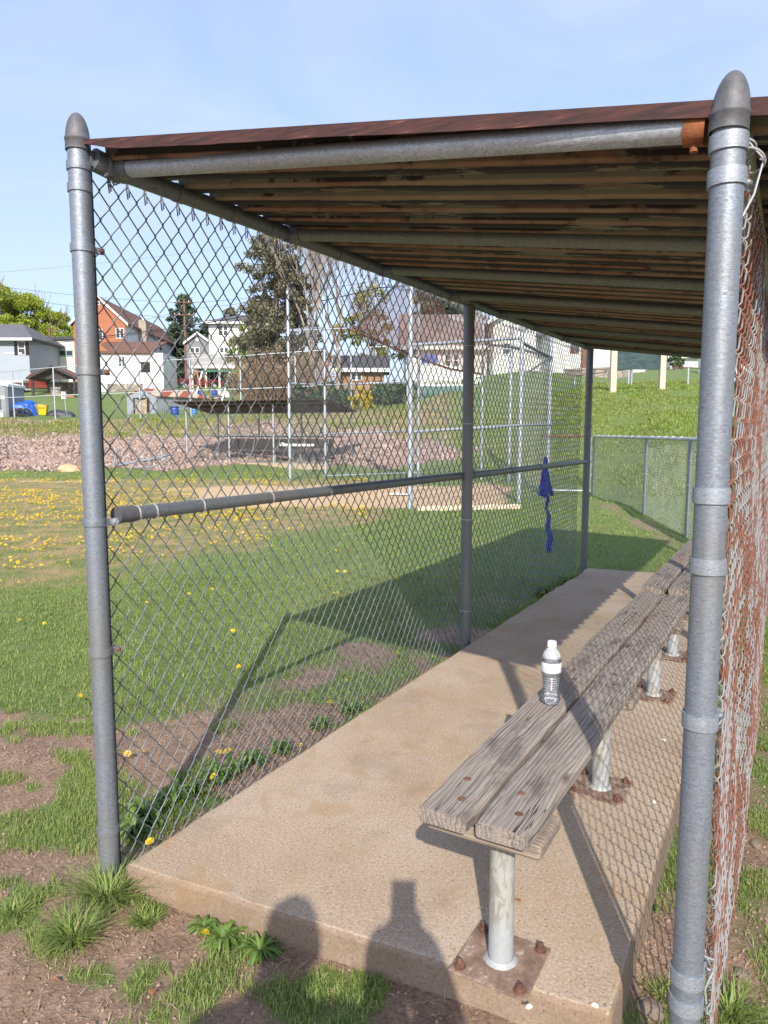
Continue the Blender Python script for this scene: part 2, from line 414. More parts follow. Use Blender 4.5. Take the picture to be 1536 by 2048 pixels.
def make_terrain():
    NA = 900; rad = np.concatenate([[0.02], np.geomspace(.35, 900, 250)])
    # finer angular steps towards the field
    base = math.atan2(FW.y, FW.x)
    fine = np.linspace(-R(40), R(40), 640, endpoint=False); coarse = np.linspace(R(40), 2*math.pi-R(40), 200, endpoint=False)
    ang = base+np.concatenate([fine, coarse]); NA = len(ang)
    X = CAM.x+rad[:, None]*np.cos(ang)[None]; Y = CAM.y+rad[:, None]*np.sin(ang)[None]
    Z = ground(X.ravel(), Y.ravel())
    V = np.stack([X.ravel(), Y.ravel(), Z], 1)
    i = np.arange(len(rad)-1)[:, None]*NA; j = np.arange(NA)[None]; j2 = (j+1) % NA
    Q = np.stack([i+j, i+NA+j, i+NA+j2, i+j2], -1).reshape(-1, 4)
    o = np_mesh('ground', V, Q, M['terrain'], smooth=True)
    for nm, arr in zip(('grass', 'brown', 'tan', 'stone'), masks(V[:, 0], V[:, 1])):
        at_ = o.data.attributes.new(nm, 'FLOAT', 'POINT'); at_.data.foreach_set('value', np.clip(arr, 0, 1).astype(np.float32))
    return tag(o, 'sloping grass and dirt ground of the ball field', kind='structure')
make_terrain()

SLAB = [(.075, -.005), (1.592, .14), (1.583, 6.13), (.14, 5.97)]
def in_slab(x, y): return (x > .06) & (x < 1.60) & (y > -.02+.095*(x-.06)) & (y < 6.05)

def blades(name, x, y, h, w, lean, mat, bend=.6, lat=None):
    n = len(x); z = ground(x, y)-.004
    az = rng.uniform(0, 2*np.pi, n) if lat is None else lat
    ln = np.abs(rng.normal(0, 1, n))*lean
    d = np.stack([np.cos(az), np.sin(az), np.zeros(n)], 1); s = np.stack([-np.sin(az), np.cos(az), np.zeros(n)], 1)
    tw = rng.uniform(-1, 1, n)[:, None]
    s = s*np.sqrt(1-.5*tw**2)+d*tw*.5
    P = np.stack([x, y, z], 1); up = np.array([0, 0, 1.])
    mid = P+up*(h*.55)[:, None]+d*(h*ln*.35)[:, None]
    tip = P+up*(h*(1-.35*np.minimum(ln, 1.5)*bend))[:, None]+d*(h*ln)[:, None]
    w2 = (w*.5)[:, None]
    V = np.stack([P-s*w2, P+s*w2, mid+s*w2*.85, mid-s*w2*.85, tip], 1).reshape(-1, 3)
    k = np.arange(n)*5
    Q = np.stack([k, k+1, k+2, k+3], 1); T = np.stack([k+3, k+2, k+4], 1)
    return np_mesh(name, V, Q, mat, T=T)

def sample_wedge(n, b0, b1, t0, t1, pw=1.):
    b = b0+(b1-b0)*rng.random(n)**pw; t = rng.uniform(t0, t1, n)
    p = np.stack([CAM.x+RT.x*t*b+FW.x*b, CAM.y+RT.y*t*b+FW.y*b], 1); return p[:, 0], p[:, 1], b

def make_grass():
    X = []; Y = []; Hh = []; Ww = []
    for n, b0, b1, hh, ww in ((210000, .9, 3.6, .026, .0026), (200000, 3.3, 7.5, .028, .0038), (90000, 7., 14., .036, .007), (30000, 13, 27, .06, .016)):
        x, y, b = sample_wedge(n, b0, b1, -.70, .70, .75)
        g, br, tan, stn = masks(x, y)
        clump = fbm(x, y, 9., 3)
        p = sstep(.36, .66, g+(clump-.5)*1.1)*(1-.85*br)*(1-tan)*(1-stn)
        p = np.where(br > .4, np.maximum(p, .25*sstep(.5, .6, clump)*(1-tan)), p)
        k = (rng.random(n) < p) & ~in_slab(x, y)
        x = x[k]; y = y[k]; c = clump[k]
        X.append(x); Y.append(y); Hh.append(hh*(.45+.9*c)*rng.uniform(.5, 1.5, len(x))); Ww.append(ww*rng.uniform(.7, 1.3, len(x)))
    o = blades('grass', np.concatenate(X), np.concatenate(Y), np.concatenate(Hh), np.concatenate(Ww), .75, M['blade'])
    tag(o, 'short green grass growing in patches over the field', 'grass', kind='stuff')
    x, y, b = sample_wedge(120000, 11, 33, .10, .60, .8)
    z = ground(x, y); cl = fbm(x, y, .8, 4)
    k = (z > .22) & (rng.random(len(x)) < sstep(.25, .5, cl))
    x = x[k]; y = y[k]; cl = cl[k]; b = b[k]
    o = blades('hillside_grass', x, y, (.035+.08*cl)*rng.uniform(.4, 1.4, len(x)), .010+.0007*b, .6, M['blade_tall'])
    tag(o, 'longer bright green grass on the slope behind the low fence', 'grass', kind='stuff')
    # long grass along the crest of the bank
    x, y, b = sample_wedge(26000, 36, 42, -.56, .1, 1.)
    k = fbm(x, y, .5, 3) > .48
    x = x[k]; y = y[k]
    o = blades('bank_grass', x, y, .15*rng.uniform(.4, 1.2, len(x)), np.full(len(x), .03), .6, M['blade_tall'])
    tag(o, 'rough grass along the crest of the stony bank', 'grass', kind='stuff')
    # dry straw and clippings lying on the soil
    n = 5200
    x, y, b = sample_wedge(n, 1.2, 4.2, -.60, .60, .8)
    g, br, tan, stn = masks(x, y); k = (g < .75) & ~in_slab(x, y); x = x[k]; y = y[k]; n = len(x)
    az = rng.uniform(0, 2*np.pi, n); L = rng.uniform(.01, .055, n); z = ground(x, y)+.004
    d = np.stack([np.cos(az)*L, np.sin(az)*L, rng.uniform(-.004, .010, n)], 1); s = np.stack([-np.sin(az), np.cos(az), np.zeros(n)], 1)*.0011
    P = np.stack([x, y, z], 1); md = P+d*.5+np.stack([np.zeros(n), np.zeros(n), rng.uniform(0, .006, n)], 1)
    V = np.stack([P-s, P+s, md+s, md-s, P+d], 1).reshape(-1, 3); q = np.arange(n)*5
    o = np_mesh('dry_straw', V, np.stack([q, q+1, q+2, q+3], 1), M['straw'], T=np.stack([q+3, q+2, q+4], 1))
    tag(o, 'dry straw and clippings scattered over the bare soil', 'straw', kind='stuff')
    # crumbs of soil and grit
    n = 9000; x, y, b = sample_wedge(n, 1.2, 4.5, -.6, .6, .8); g, br, tan, stn = masks(x, y); k = (g < .6) & ~in_slab(x, y)
    rocks('soil_crumbs', x[k], y[k], rng.uniform(.002, .0075, k.sum()), M['crumb'], 'crumbs of soil and grit on the bare patches', 'soil', sub=0)
def rocks(name, x, y, r, mat, label, cat, sub=1, zoff=.2):
    bm = bmesh.new(); bmesh.ops.create_icosphere(bm, subdivisions=1+sub, radius=1.) if sub else bmesh.ops.create_icosphere(bm, subdivisions=1, radius=1.)
    bv = np.array([v.co[:] for v in bm.verts]); bf = np.array([[v.index for v in f.verts] for f in bm.faces]); bm.free()
    n = len(x); nv = len(bv)
    A = rng.normal(size=(n, 3, 3)); Qm = np.linalg.qr(A)[0]
    sc = np.stack([rng.uniform(.7, 1.5, n), rng.uniform(.6, 1.1, n), rng.uniform(.45, .85, n)], 1)
    P = bv[None]*(1+rng.uniform(-.22, .22, (n, nv, 1)))*sc[:, None]
    P = np.einsum('nij,nvj->nvi', Qm, P)*r[:, None, None]
    P = P+np.stack([x, y, ground(x, y)+r*zoff], 1)[:, None]
    T = (bf[None]+(np.arange(n)*nv)[:, None, None]).reshape(-1, 3)
    return tag(np_mesh(name, P.reshape(-1, 3), None, mat, T=T), label, cat, kind='stuff')
M['crumb'] = mk_leaf('soil_crumb', (.15,.098,.065), (.26,.175,.12), (.35,.255,.185), 0.)
M['rock'] = mk_leaf('bank_stone', (.11,.075,.06), (.27,.195,.16), (.52,.43,.37), 0., (.35, (.38,.26,.21)))
make_grass()
def make_riprap():
    x, y, b = sample_wedge(42000, 25, 40, -.58, .13, .9)
    g, br, tan, stn = masks(x, y); k = rng.random(len(x)) < stn*.98; x = x[k]; y = y[k]
    rocks('bank_stones', x, y, .028+.075*rng.random(len(x))**2+.08*(rng.random(len(x)) > .99), M['rock'], 'pinkish loose stones covering the lower bank', 'stones', sub=0)
    x, y, b = sample_wedge(16000, 31, 43, -.58, .12, 1.); g, br, tan, stn = masks(x, y)
    k = (br > .3) & (stn < .6); x = x[k]; y = y[k]
    o = blades('dry_bank_grass', x, y, rng.uniform(.06, .18, len(x)), np.full(len(x), .035), .9, M['straw'])
    tag(o, 'dead tan grass on the upper part of the bank', 'grass', kind='stuff')
make_riprap()

# ------------------------------------------------------------------ concrete slab
def make_slab():
    mb = MB(); pts = []
    # walk the outline with slightly irregular edges
    for i in range(4):
        p = Vector(SLAB[i]); q = Vector(SLAB[(i+1) % 4]); n = int((q-p).length/.12)
        nrm = Vector((-(q-p).y, (q-p).x)).normalized()
        for k in range(n):
            r = p+(q-p)*k/n
            amp = .004 if i != 2 else .02
            if i == 3 and k < n*.25: amp = .02
            pts.append(r+nrm*random.uniform(-amp, amp) if k else r)
    mb.prism([(p.x, p.y) for p in pts], 'z', -.14, .10)
    o = mb.build('concrete_slab', M['concrete'], bevel=.014, seg=3)
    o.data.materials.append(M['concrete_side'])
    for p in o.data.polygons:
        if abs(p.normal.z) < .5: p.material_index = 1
    tag(o, 'long tan concrete slab under the dugout bench', kind='structure')
make_slab()

# ------------------------------------------------------------------ chain link
def chain(name, mat, parent, org, dirv, L, z0, z1, w=.037, h=.088, r=.0025, ns=4, shear=0., fine=True, warp=None, nrm=None, zr=None, extra=None, depth=1.):
    """woven wire: every wire zig-zags up the height and hooks its neighbours"""
    dirv = Vector(dirv).normalized(); N = Vector(nrm) if nrm else Vector((dirv.y, -dirv.x, 0))
    nw = max(1, int(L/w)); half = h/2; nh = int((z1-z0)/half)
    s = []; z = []; o = []
    e = .0035 if fine else 0.; k = w*.13
    for i in range(nh+1):
        left = i % 2 == 0
        if fine:
            if left:  q = [(k*.9, -half*.16, -.0022), (-e, 0, 0), (k*.9, half*.16, .0022)]
            else:     q = [(w-k*.9, -half*.16, .0022), (w+e, 0, 0), (w-k*.9, half*.16, -.0022)]
        else: q = [(0 if left else w, 0, 0)]
        for a, b_, c in q: s.append(a); z.append(z0+i*half+b_); o.append(c)
    s = np.array(s); z = np.array(z); o = np.array(o); n = len(s)
    idx = np.arange(nw)[:, None]
    odd = (idx % 2 == 1)
    SS = idx*w+np.where(odd, w-s[None], s[None])
    ZZ = np.broadcast_to(z[None], SS.shape)+shear*SS
    OO = np.where(odd, -o[None], o[None])*depth
    if fine:   # slack in the weave
        OO = OO+(fbm(SS*1., ZZ*1., 1.3, 2)-.5)*.03; 
        SS = SS+(fbm(SS+9, ZZ, 2.1, 2)-.5)*.008; ZZ = ZZ+(fbm(SS, ZZ+5, 2.7, 2)-.5)*.008
    org = Vector(org)
    P = np.stack([org.x+dirv.x*SS+N.x*OO, org.y+dirv.y*SS+N.y*OO, org.z+ZZ+dirv.z*SS], -1)
    if warp: P = warp(P)
    T = np.gradient(P, axis=1); T /= np.linalg.norm(T, axis=-1, keepdims=True)+1e-9
    Nn = np.array(N[:])[None, None]; B = np.cross(T, Nn); B /= np.linalg.norm(B, axis=-1, keepdims=True)+1e-9
    N2 = np.cross(B, T)
    V = np.stack([P+r*(math.cos(2*math.pi*j/ns+.4)*N2+math.sin(2*math.pi*j/ns+.4)*B) for j in range(ns)], 2)
    a = (np.arange(nw)[:, None, None]*n+np.arange(n-1)[None, :, None])*ns; j = np.arange(ns)[None, None]; j2 = (j+1) % ns
    Q = np.stack([a+j, a+j2, a+ns+j2, a+ns+j], -1).reshape(-1, 4)
    V = V.reshape(-1, 3)
    if extra is not None:
        quads = [f for f in extra.f if len(f) == 4]; Q = np.concatenate([Q, np.array(quads)+len(V)]); V = np.concatenate([V, np.array([tuple(p) for p in extra.v])])
    if parent is not None: V = V-np.array(parent.location[:])
    return np_mesh(name, V, Q, mat, parent, smooth=True)

def ring_band(parent, name, mat, c, r, h, tilt=0., bolt=None, bmat=None):
    """a pressed steel band round a post, with its ears and carriage bolt"""
    mb = MB(); x, y, z = c
    mb.lathe([(r, -h/2), (r+.004, -h/2), (r+.0045, 0), (r+.004, h/2), (r, h/2)], c, 28)
    if bolt is not None:
        d = Vector(bolt).normalized(); s = Vector((-d.y, d.x, 0))
        Mx = Matrix(((d.x, s.x, 0, x), (d.y, s.y, 0, y), (0, 0, 1, z), (0, 0, 0, 1)))
        mb.box(r-.002, r+.034, -.006, -.003, -h/2+.003, h/2-.003, Mx); mb.box(r-.002, r+.034, .003, .006, -h/2+.003, h/2-.003, Mx)
    o = mb.build(name, mat, parent)
    if bolt is not None:
        b = MB(); p = Vector(c)+d*(r+.022)
        b.tube([p-s*.016, p+s*.026], .0045, 8); b.tube([p+s*.012, p+s*.020], .0085, 6, smooth=False); b.lathe([(.0, .0)], p)if 0 else None
        b.tube([p-s*.018, p-s*.013], [.004, .008], 8)
        b.build('bolt', bmat or M['rust'], o)
    return o

def acorn(parent, c, r, tilt=(0,0), s=1.):
    prof = [(r+.002, -.032), (r+.005, -.032), (r+.0045, -.006), (r+.0062, -.004), (r+.0062, .002), (r+.0035, .006)]
    for i in range(1, 11):
        a = i/10*math.pi/2; prof.append(((r+.003)*math.cos(a)**.95 if i < 10 else .0005, (.006+.070*s*math.sin(a)**1.15)))
    mb = MB(); mb.lathe(prof, (0,0,0), 28)
    o = mb.build('post_cap', M['cast'], parent); o.location = c; o.rotation_euler = (tilt[0], tilt[1], 0); return o

def tie(mb, p, d, r, wr=.0021, tail=True):
    d = Vector(d).normalized(); up = Vector((0,0,1)) if abs(d.z) < .8 else Vector((1,0,0)); s = d.cross(up).normalized(); up = s.cross(d)
    pts = [Vector(p)+(s*math.cos(a)+up*math.sin(a))*(r+wr)+d*(.006*a/6.28) for a in np.linspace(-.4, 5.9, 18)]
    if tail: pts.append(pts[-1]+s*(-.012)+d*.008)
    mb.tube(pts, wr, 6)

def zroof(x, y): return 2.358-.145*x+.0107*y         # underside line of the roof sheet
PR = .0312
def make_dugout():
    root = thing('dugout', 'near baseball dugout of grey pipes and chain link under a rusty corrugated roof', 'dugout', (.9, 3., 0))
    W = dict(parent=root, world=True)
    def off(p): return Vector(p)-root.location
    def post(x, y, z1, lean=(0,0), r=PR, mat='galv', label=None):
        mb = MB(); mb.tube([(x, y, -.3), (x+lean[0], y+lean[1], z1)], r, 32)
        return mb.build('post', M[mat], root, label, world=True)
    # front-left corner post -------------------------------------------------
    P = post(0, 0, 2.345, label='tall grey corner post with a domed cap at the left')
    def child(c): return Vector(c)-root.location
    acorn(P, child((0, 0, 2.362)), PR)
    for z, b in ((2.285, False), (2.223, False), (1.685, True), (1.22, False), (.80, True), (.20, False)):
        o = ring_band(P, 'band', M['galv'], child((0, 0, z)), PR, .024, bolt=(.35, 1, 0) if b else None)
    ring_band(P, 'band', M['galv'], child((0, 0, 2.05)), PR, .024, bolt=(.35, 1, 0))
    # tension bar in the first weave
    mb = MB(); mb.box(-.034, -.027, .044, .070, .03, 2.30); mb.build('tension_bar', M['bar'], root, world=True)
    # middle and far posts on the field side
    Q = post(.045, 2.92, zroof(.045, 2.92)-.075, r=.036, mat='galv_dark', label='middle pipe post of the field side fence')
    for z in (.30, .92, 1.55, 2.05): tb = MB(); tie(tb, child((.045, 2.92, z)), (0,0,1), .036); tb.build('tie_wire', M['tie'], Q)
    ring_band(Q, 'band', M['galv_dark'], child((.045, 2.92, 2.28)), .036, .06)
    Q3 = post(.045, 6.17, zroof(.045, 6.17)-.07, r=.036, mat='galv_dark', label='far pipe post at the open end of the dugout')
    for z in (.83, 1.19, 1.55, 2.02): ring_band(Q3, 'band', M['galv_dark'], child((.045, 6.17, z)), .036, .024)
    # rear posts
    P2 = post(1.767, 0, 2.055, r=.0302, label='thick grey corner post with a domed cap at the right')
    acorn(P2, child((1.767, 0, 2.078)), .0302, tilt=(-.03, .05))
    for z, b in ((2.026, None), (1.965, (.5, 1, 0)), (1.378, None), (1.24, None), (.926, (.5, 1, 0)), (.372, (.55, .9, 0)), (.312, None)):
        ring_band(P2, 'band', M['galv_band'], child((1.767, 0, z)), .0302, .03, bolt=b, bmat=M['galv_dark'])
    for y in (2.95, 6.17):
        post(1.767, y, zroof(1.767, y)-.06, r=.036, mat='galv_dark')
    # beams under the roof along both sides
    mb = MB(); mb.tube([(.04, .10, zroof(.04, .1)-.052), (.04, 6.24, zroof(.04, 6.24)-.052)], .029, 20)
    lb = mb.build('roof_beam', M['galv_dark'], root, world=True)
    for y in (.06, .35, .62, .85, 1.35, 1.6, 2.2, 2.45, 3.05, 3.3, 3.85, 4.6, 5.3):
        mb = MB(); mb.tube([child((.04, y, zroof(.04, y)-.052)), child((.04, y+.035, zroof(.04, y+.035)-.052))], .0315, 20); mb.build('sleeve', M['galv_dark'], lb)
    mb = MB(); mb.tube([(1.775, .05, zroof(1.775, .05)-.05), (1.775, 6.24, zroof(1.775, 6.24)-.05)], .029, 20)
    mb.build('roof_beam', M['galv_green'], root, 'green tinged rear roof beam with rust stains', world=True)
    # rail end fitting that ties beam to the corner post
    mb = MB(); z = zroof(.03, .05)-.052
    mb.tube([(.022, .035, z+.012), (.035, .125, z-.004)], .034, 20); mb.tube([(.005, .0, z+.03), (.02, .05, z+.012)], .012, 10)
    mb.box(-.004, .03, .02, .05, z-.012, z+.03)
    mb.build('rail_fitting', M['galv_dark'], root, world=True)
    mb = MB(); tie(mb, (.035, .1, z-.03), (0, 1, 0), .012); mb.build('tie_wire', M['wire'], root, world=True)
    mb = MB(); tie(mb, (.03, .085, z-.04), (.3, 1, .2), .014); mb.build('tie_wire', M['wire'], root, world=True)
    # purlins
    ys = [.10, .98, 1.77, 2.62, 3.47, 4.29, 5.12, 5.95]
    for i, y in enumerate(ys):
        y1 = .03 if i == 0 else y
        x1 = 1.70 if i == 0 else 1.76
        a = Vector((.075, y, zroof(.075, y)-.052)); b = Vector((x1, y1, zroof(x1, y1)-.052-(-.016 if i == 0 else 0)))
        mb = MB(); mb.tube([a, b], .0245 if i else .0255, 20)
        pu = mb.build('purlin', M['galv_light'] if i == 0 else M['galv_green'], root, 'pale grey front pipe under the rusty roof edge' if i == 0 else None, world=True)
        mb = MB(); d = (b-a).normalized(); mb.tube([child(a-d*.03), child(a+d*.035)], .030, 16); mb.tube([child(a-d*.03+Vector((0,-.02,.0))), child(a-d*.03+Vector((0,.03,.0)))], .034, 16)
        mb.build('clamp', M['galv_dark'], pu)
        if i == 0:
            mb = MB(); mb.tube([child(b-d*.012), child(b+d*.026)], .0310, 20); mb.tube([child(b+d*.004+Vector((0,0,-.042))), child(b+d*.004+Vector((0,0,-.028)))], .008, 8)
            mb.build('coupling', M['rust_bright'], pu, 'orange rusty pipe coupling beside the right corner post')
    # corrugated sheet: ribs run across the dugout
    prof = []; y = .004; pit = .150; dep = .036
    while y < 6.28:
        for dy, dz in ((0, 0), (.056, 0), (.060, -dep), (.128, -dep), (.150, 0)):
            prof.append((y+dy, dz))
        y += pit
    xs = np.linspace(.045, 1.97, 24)
    V = []; 
    for x in xs:
        wob = random.uniform(-.0006, .0006)
        for (yy, dz) in prof: V.append((x-root.location.x, yy-root.location.y, zroof(x, yy)+dz+wob))
    V = np.array(V); n = len(prof); i = np.arange(len(xs)-1)[:, None]*n; j = np.arange(n-1)[None]
    Q_ = np.stack([i+j, i+n+j, i+n+j+1, i+j+1], -1).reshape(-1, 4)
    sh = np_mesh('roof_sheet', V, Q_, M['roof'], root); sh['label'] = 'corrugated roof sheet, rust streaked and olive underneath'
    so = sh.modifiers.new('thickness', 'SOLIDIFY'); so.thickness = .0022; so.offset = 1
    for y in (.98, 1.77, 2.62, 3.47):
        for x in (.3, .75, 1.2, 1.6):
            yr = .004+.150*round((y-.004)/.150)+.094; mb = MB(); z_ = zroof(x, yr)-dep
            mb.tube([child((x, yr, z_+.002)), child((x, yr, z_-.014))], .0035, 6); mb.tube([child((x, yr, z_-.001)), child((x, yr, z_-.004))], .009, 8)
            mb.build('screw', M['rust'], sh)
    # turned-down front edge
    mb = MB(); vs = []; fs = []
    xe = np.linspace(.02, 1.97, 40)
    for k, x in enumerate(xe):
        zt = zroof(x, .0); wv = .0012*math.sin(x*9)+random.uniform(-.0008, .0008)
        hh = .029 if x > .16 else .029*(.25+.75*x/.16)
        for (yy, zz) in ((.02, zt+.006), (-.004, zt+.003), (-.008, zt-hh+wv), (-.004, zt-hh+wv), (.001, zt-.002), (.02, zt+.0025)): vs.append((x, yy, zz))
    for k in range(len(xe)-1):
        for j_ in range(6): fs.append((k*6+j_, (k+1)*6+j_, (k+1)*6+(j_+1) % 6, k*6+(j_+1) % 6))
    mb.add(vs, fs); mb.build('roof_edge', M['roof_edge'], root, 'dark red rusted front edge of the roof', world=True)
    # mid rail on the field side
    zr = lambda y: 1.232-.0066*y
    mb = MB(); mb.tube([(.0, .095, zr(.09)), (.008, 2.90, zr(2.9))], .0235, 24)
    rail = mb.build('rail', M['galv_dark'], root, 'grey mid rail from the left corner post', world=True)
    mb = MB(); mb.tube([child((0, .085, zr(.09))), child((0, .155, zr(.15)))], .0275, 24); mb.build('rail_cup', M['cast'], rail)
    mb = MB(); mb.box(.002, .007, .02, .098, zr(0)-.030, zr(0)-.008); mb.tube([(-.006, .075, zr(0)-.018), (.014, .075, zr(0)-.018)], .009, 10)
    for k in range(len(mb.v)): mb.v[k] = tuple(child(mb.v[k]))
    mb.build('rail_bracket', M['galv_light'], rail)
    for y in (.165, .24, .47, .88, 1.32, 1.78, 2.2, 2.72): ti = MB(); tie(ti, child((.0, y, zr(y))), (0, 1, 0), .0235); ti.build('tie_wire', M['tie'], rail)
    mb = MB(); mb.tube([(.045, 2.955, zr(2.95)), (.045, 6.13, zr(6.13))], .0235, 24)
    rail2 = mb.build('rail', M['galv_dark'], root, 'grey mid rail between the middle and far posts', world=True)
    for y in (3.0, 3.75, 4.5): ti = MB(); tie(ti, child((.045, y, zr(y))), (0, 1, 0), .0235, tail=False); ti.build('tie_wire', M['wire'], rail2)
    # woven wire on the field side and at the back
    mb = MB()                                          # knuckled top ends
    for k in range(0, 164, 2):
        y = .055+k*.037; z = .002+int((2.292-.002)/.044)*.044+.0107*(k*.037)
        mb.tube([(-.024, y+.008, z-.035), (-.020, y+.001, z-.004), (-.024, y-.002, z+.008), (-.032, y+.003, z-.006), (-.034, y+.010, z-.038)], .0025, 5, caps=False)
    c = chain('chain_link', M['wire'], root, (-.026, .055, 0), (0,1,0), 6.08, 0.002, 2.292, shear=.0107, extra=mb)
    c['label'] = 'grey chain link mesh on the field side'
    def bulge(Pp):
        x, y, z = Pp[..., 0], Pp[..., 1], Pp[..., 2]
        low = sstep(1.5, 0., z)
        x = x+low*(.004+.024*sstep(.3, 1.8, y)*sstep(4., 2.6, y)+.010*(fbm(y*1., z*1., 3., 2)-.5))+.014*(fbm(y, z+3, 1.1, 2)-.5)*sstep(0, .4, y)
        return np.stack([np.minimum(x, 1.868), y, z-.06*low*sstep(0, .5, y)*0], -1)
    c = chain('chain_link', M['wire_rust'], root, (1.793, .035, 0), (0,1,0), 6.1, -.06, 2.02, r=.0020, shear=.004, warp=bulge, depth=2.6)
    c['label'] = 'rust blotched chain link mesh at the rear'
    mb = MB(); mb.box(1.789, 1.794, .028, .046, -.02, 1.95); mb.build('tension_bar', M['galv_light'], root, world=True)
    for p_, d_, r_ in (((1.79, .02, 2.02), (0, .5, 1), .02), ((1.80, .03, 2.0), (.2, .6, .8), .026), ((1.80, .045, .39), (0, .6, 1), .012)):
        mb = MB(); tie(mb, p_, d_, r_, .0021); mb.build('tie_wire', M['wire_far'], root, world=True)
    for pts in ([(1.80, .02, 2.03), (1.825, .03, 2.0), (1.812, .03, 1.94), (1.795, .02, 1.90)], [(1.802, .03, .40), (1.812, .05, .36), (1.80, .03, .33), (1.806, .05, .26), (1.79, .045, .30)]):
        mb = MB(); mb.tube(pts, .0021, 6); mb.build('tie_wire', M['wire_far'], root, world=True)
    return root
make_dugout()

# ------------------------------------------------------------------ benches
def make_bench():
    root = thing('bench', 'near weathered two plank bench on white pipe legs with a water bottle on it', 'bench', (1.260, .045, .10), -R(.85))
    zt = .45; L = 2.88
    for i, (x0, x1) in enumerate(((-.148, -.008), (.006, .148))):
        mb = MB(); n = 40; th = .040
        vs = []; fs = []
        for k in range(n+1):
            y = L*k/n; wx = .0022*math.sin(k*.9+i)+random.uniform(-.0012, .0012); wz = .003*math.sin(k*.31+2*i)
            e = .004 if k in (0, n) else 0
            x0_, x1_ = x0+wx+e, x1+wx*.6-e
            c = .007
            ring = [(x0_, zt-th+c), (x0_, zt-c), (x0_+c, zt), (x0_+.35*(x1_-x0_), zt+.0015), (x0_+.7*(x1_-x0_), zt+.001), (x1_-c*1.6, zt-.001), (x1_, zt-c*1.6), (x1_, zt-th+c), (x1_-c, zt-th), (x0_+c, zt-th)]
            vs += [(x, y, z+wz) for x, z in ring]
        m = 10
        for k in range(n):
            for j in range(m): fs.append((k*m+j, (k+1)*m+j, (k+1)*m+(j+1) % m, k*m+(j+1) % m))
        fs.append(tuple(range(m))); fs.append(tuple(n*m+j for j in reversed(range(m))))
        mb.add(vs, fs)
        pl = mb.build('plank', M['wood'], root)
        for yy in (.085, .19, 1.16, 1.27, 2.34, 2.45):
            for xx in ((x0+x1)/2+(.016 if yy in (.085, 1.16, 2.34) else -.014),):
                b = MB(); wz = .003*math.sin(yy/L*n*.31+2*i)
                b.lathe([(.0115, -.004), (.0115, .0012), (.008, .003), (.0005, .0035)], (xx, yy, zt+wz+.0005), 14)
                b.build('bolt_head', M['rust'], pl)
    for yy in (.135, 1.225, 2.395):
        mb = MB(); mb.box(-.140, .166, yy-.100, yy+.075, zt-.078, zt-.0415)
        mb.build('bearer', M['wood_pale'], root, bevel=.010, seg=3)
        mb = MB(); x = .034
        mb.tube([(x, yy, .004), (x, yy, zt-.081)], .033, 28); mb.lathe([(.046, .004), (.044, .010), (.034, .018)], (x, yy, 0), 28)
        lg = mb.build('leg', M['leg'], root)
        mb = MB(); mb.box(x-.105, x+.105, yy-.105, yy+.105, .0003, .008)
        mb.build('base_plate', M['plate'], lg, bevel=.002)
        for sx in (-1, 1):
            for sy in (-1, 1):
                b = MB(); px, py = x+sx*.082, yy+sy*.082
                b.lathe([(.017, .008), (.017, .0105), (.009, .0105)], (px, py, 0), 16); b.tube([(px, py, .0105), (px+.001, py, .021)], .0115, 6, smooth=False)
                b.tube([(px, py, .02), (px+sx*.002, py+.002, .027+random.uniform(0, .006))], .0062, 8)
                b.build('anchor_bolt', M['rust'], lg)
    return root
bench = make_bench()
b2 = copy_tree(bench); b2.location = (1.288, 3.08, .104); b2.rotation_euler.z = -R(.5); b2['label'] = 'second two plank bench, half hidden behind the right corner post'

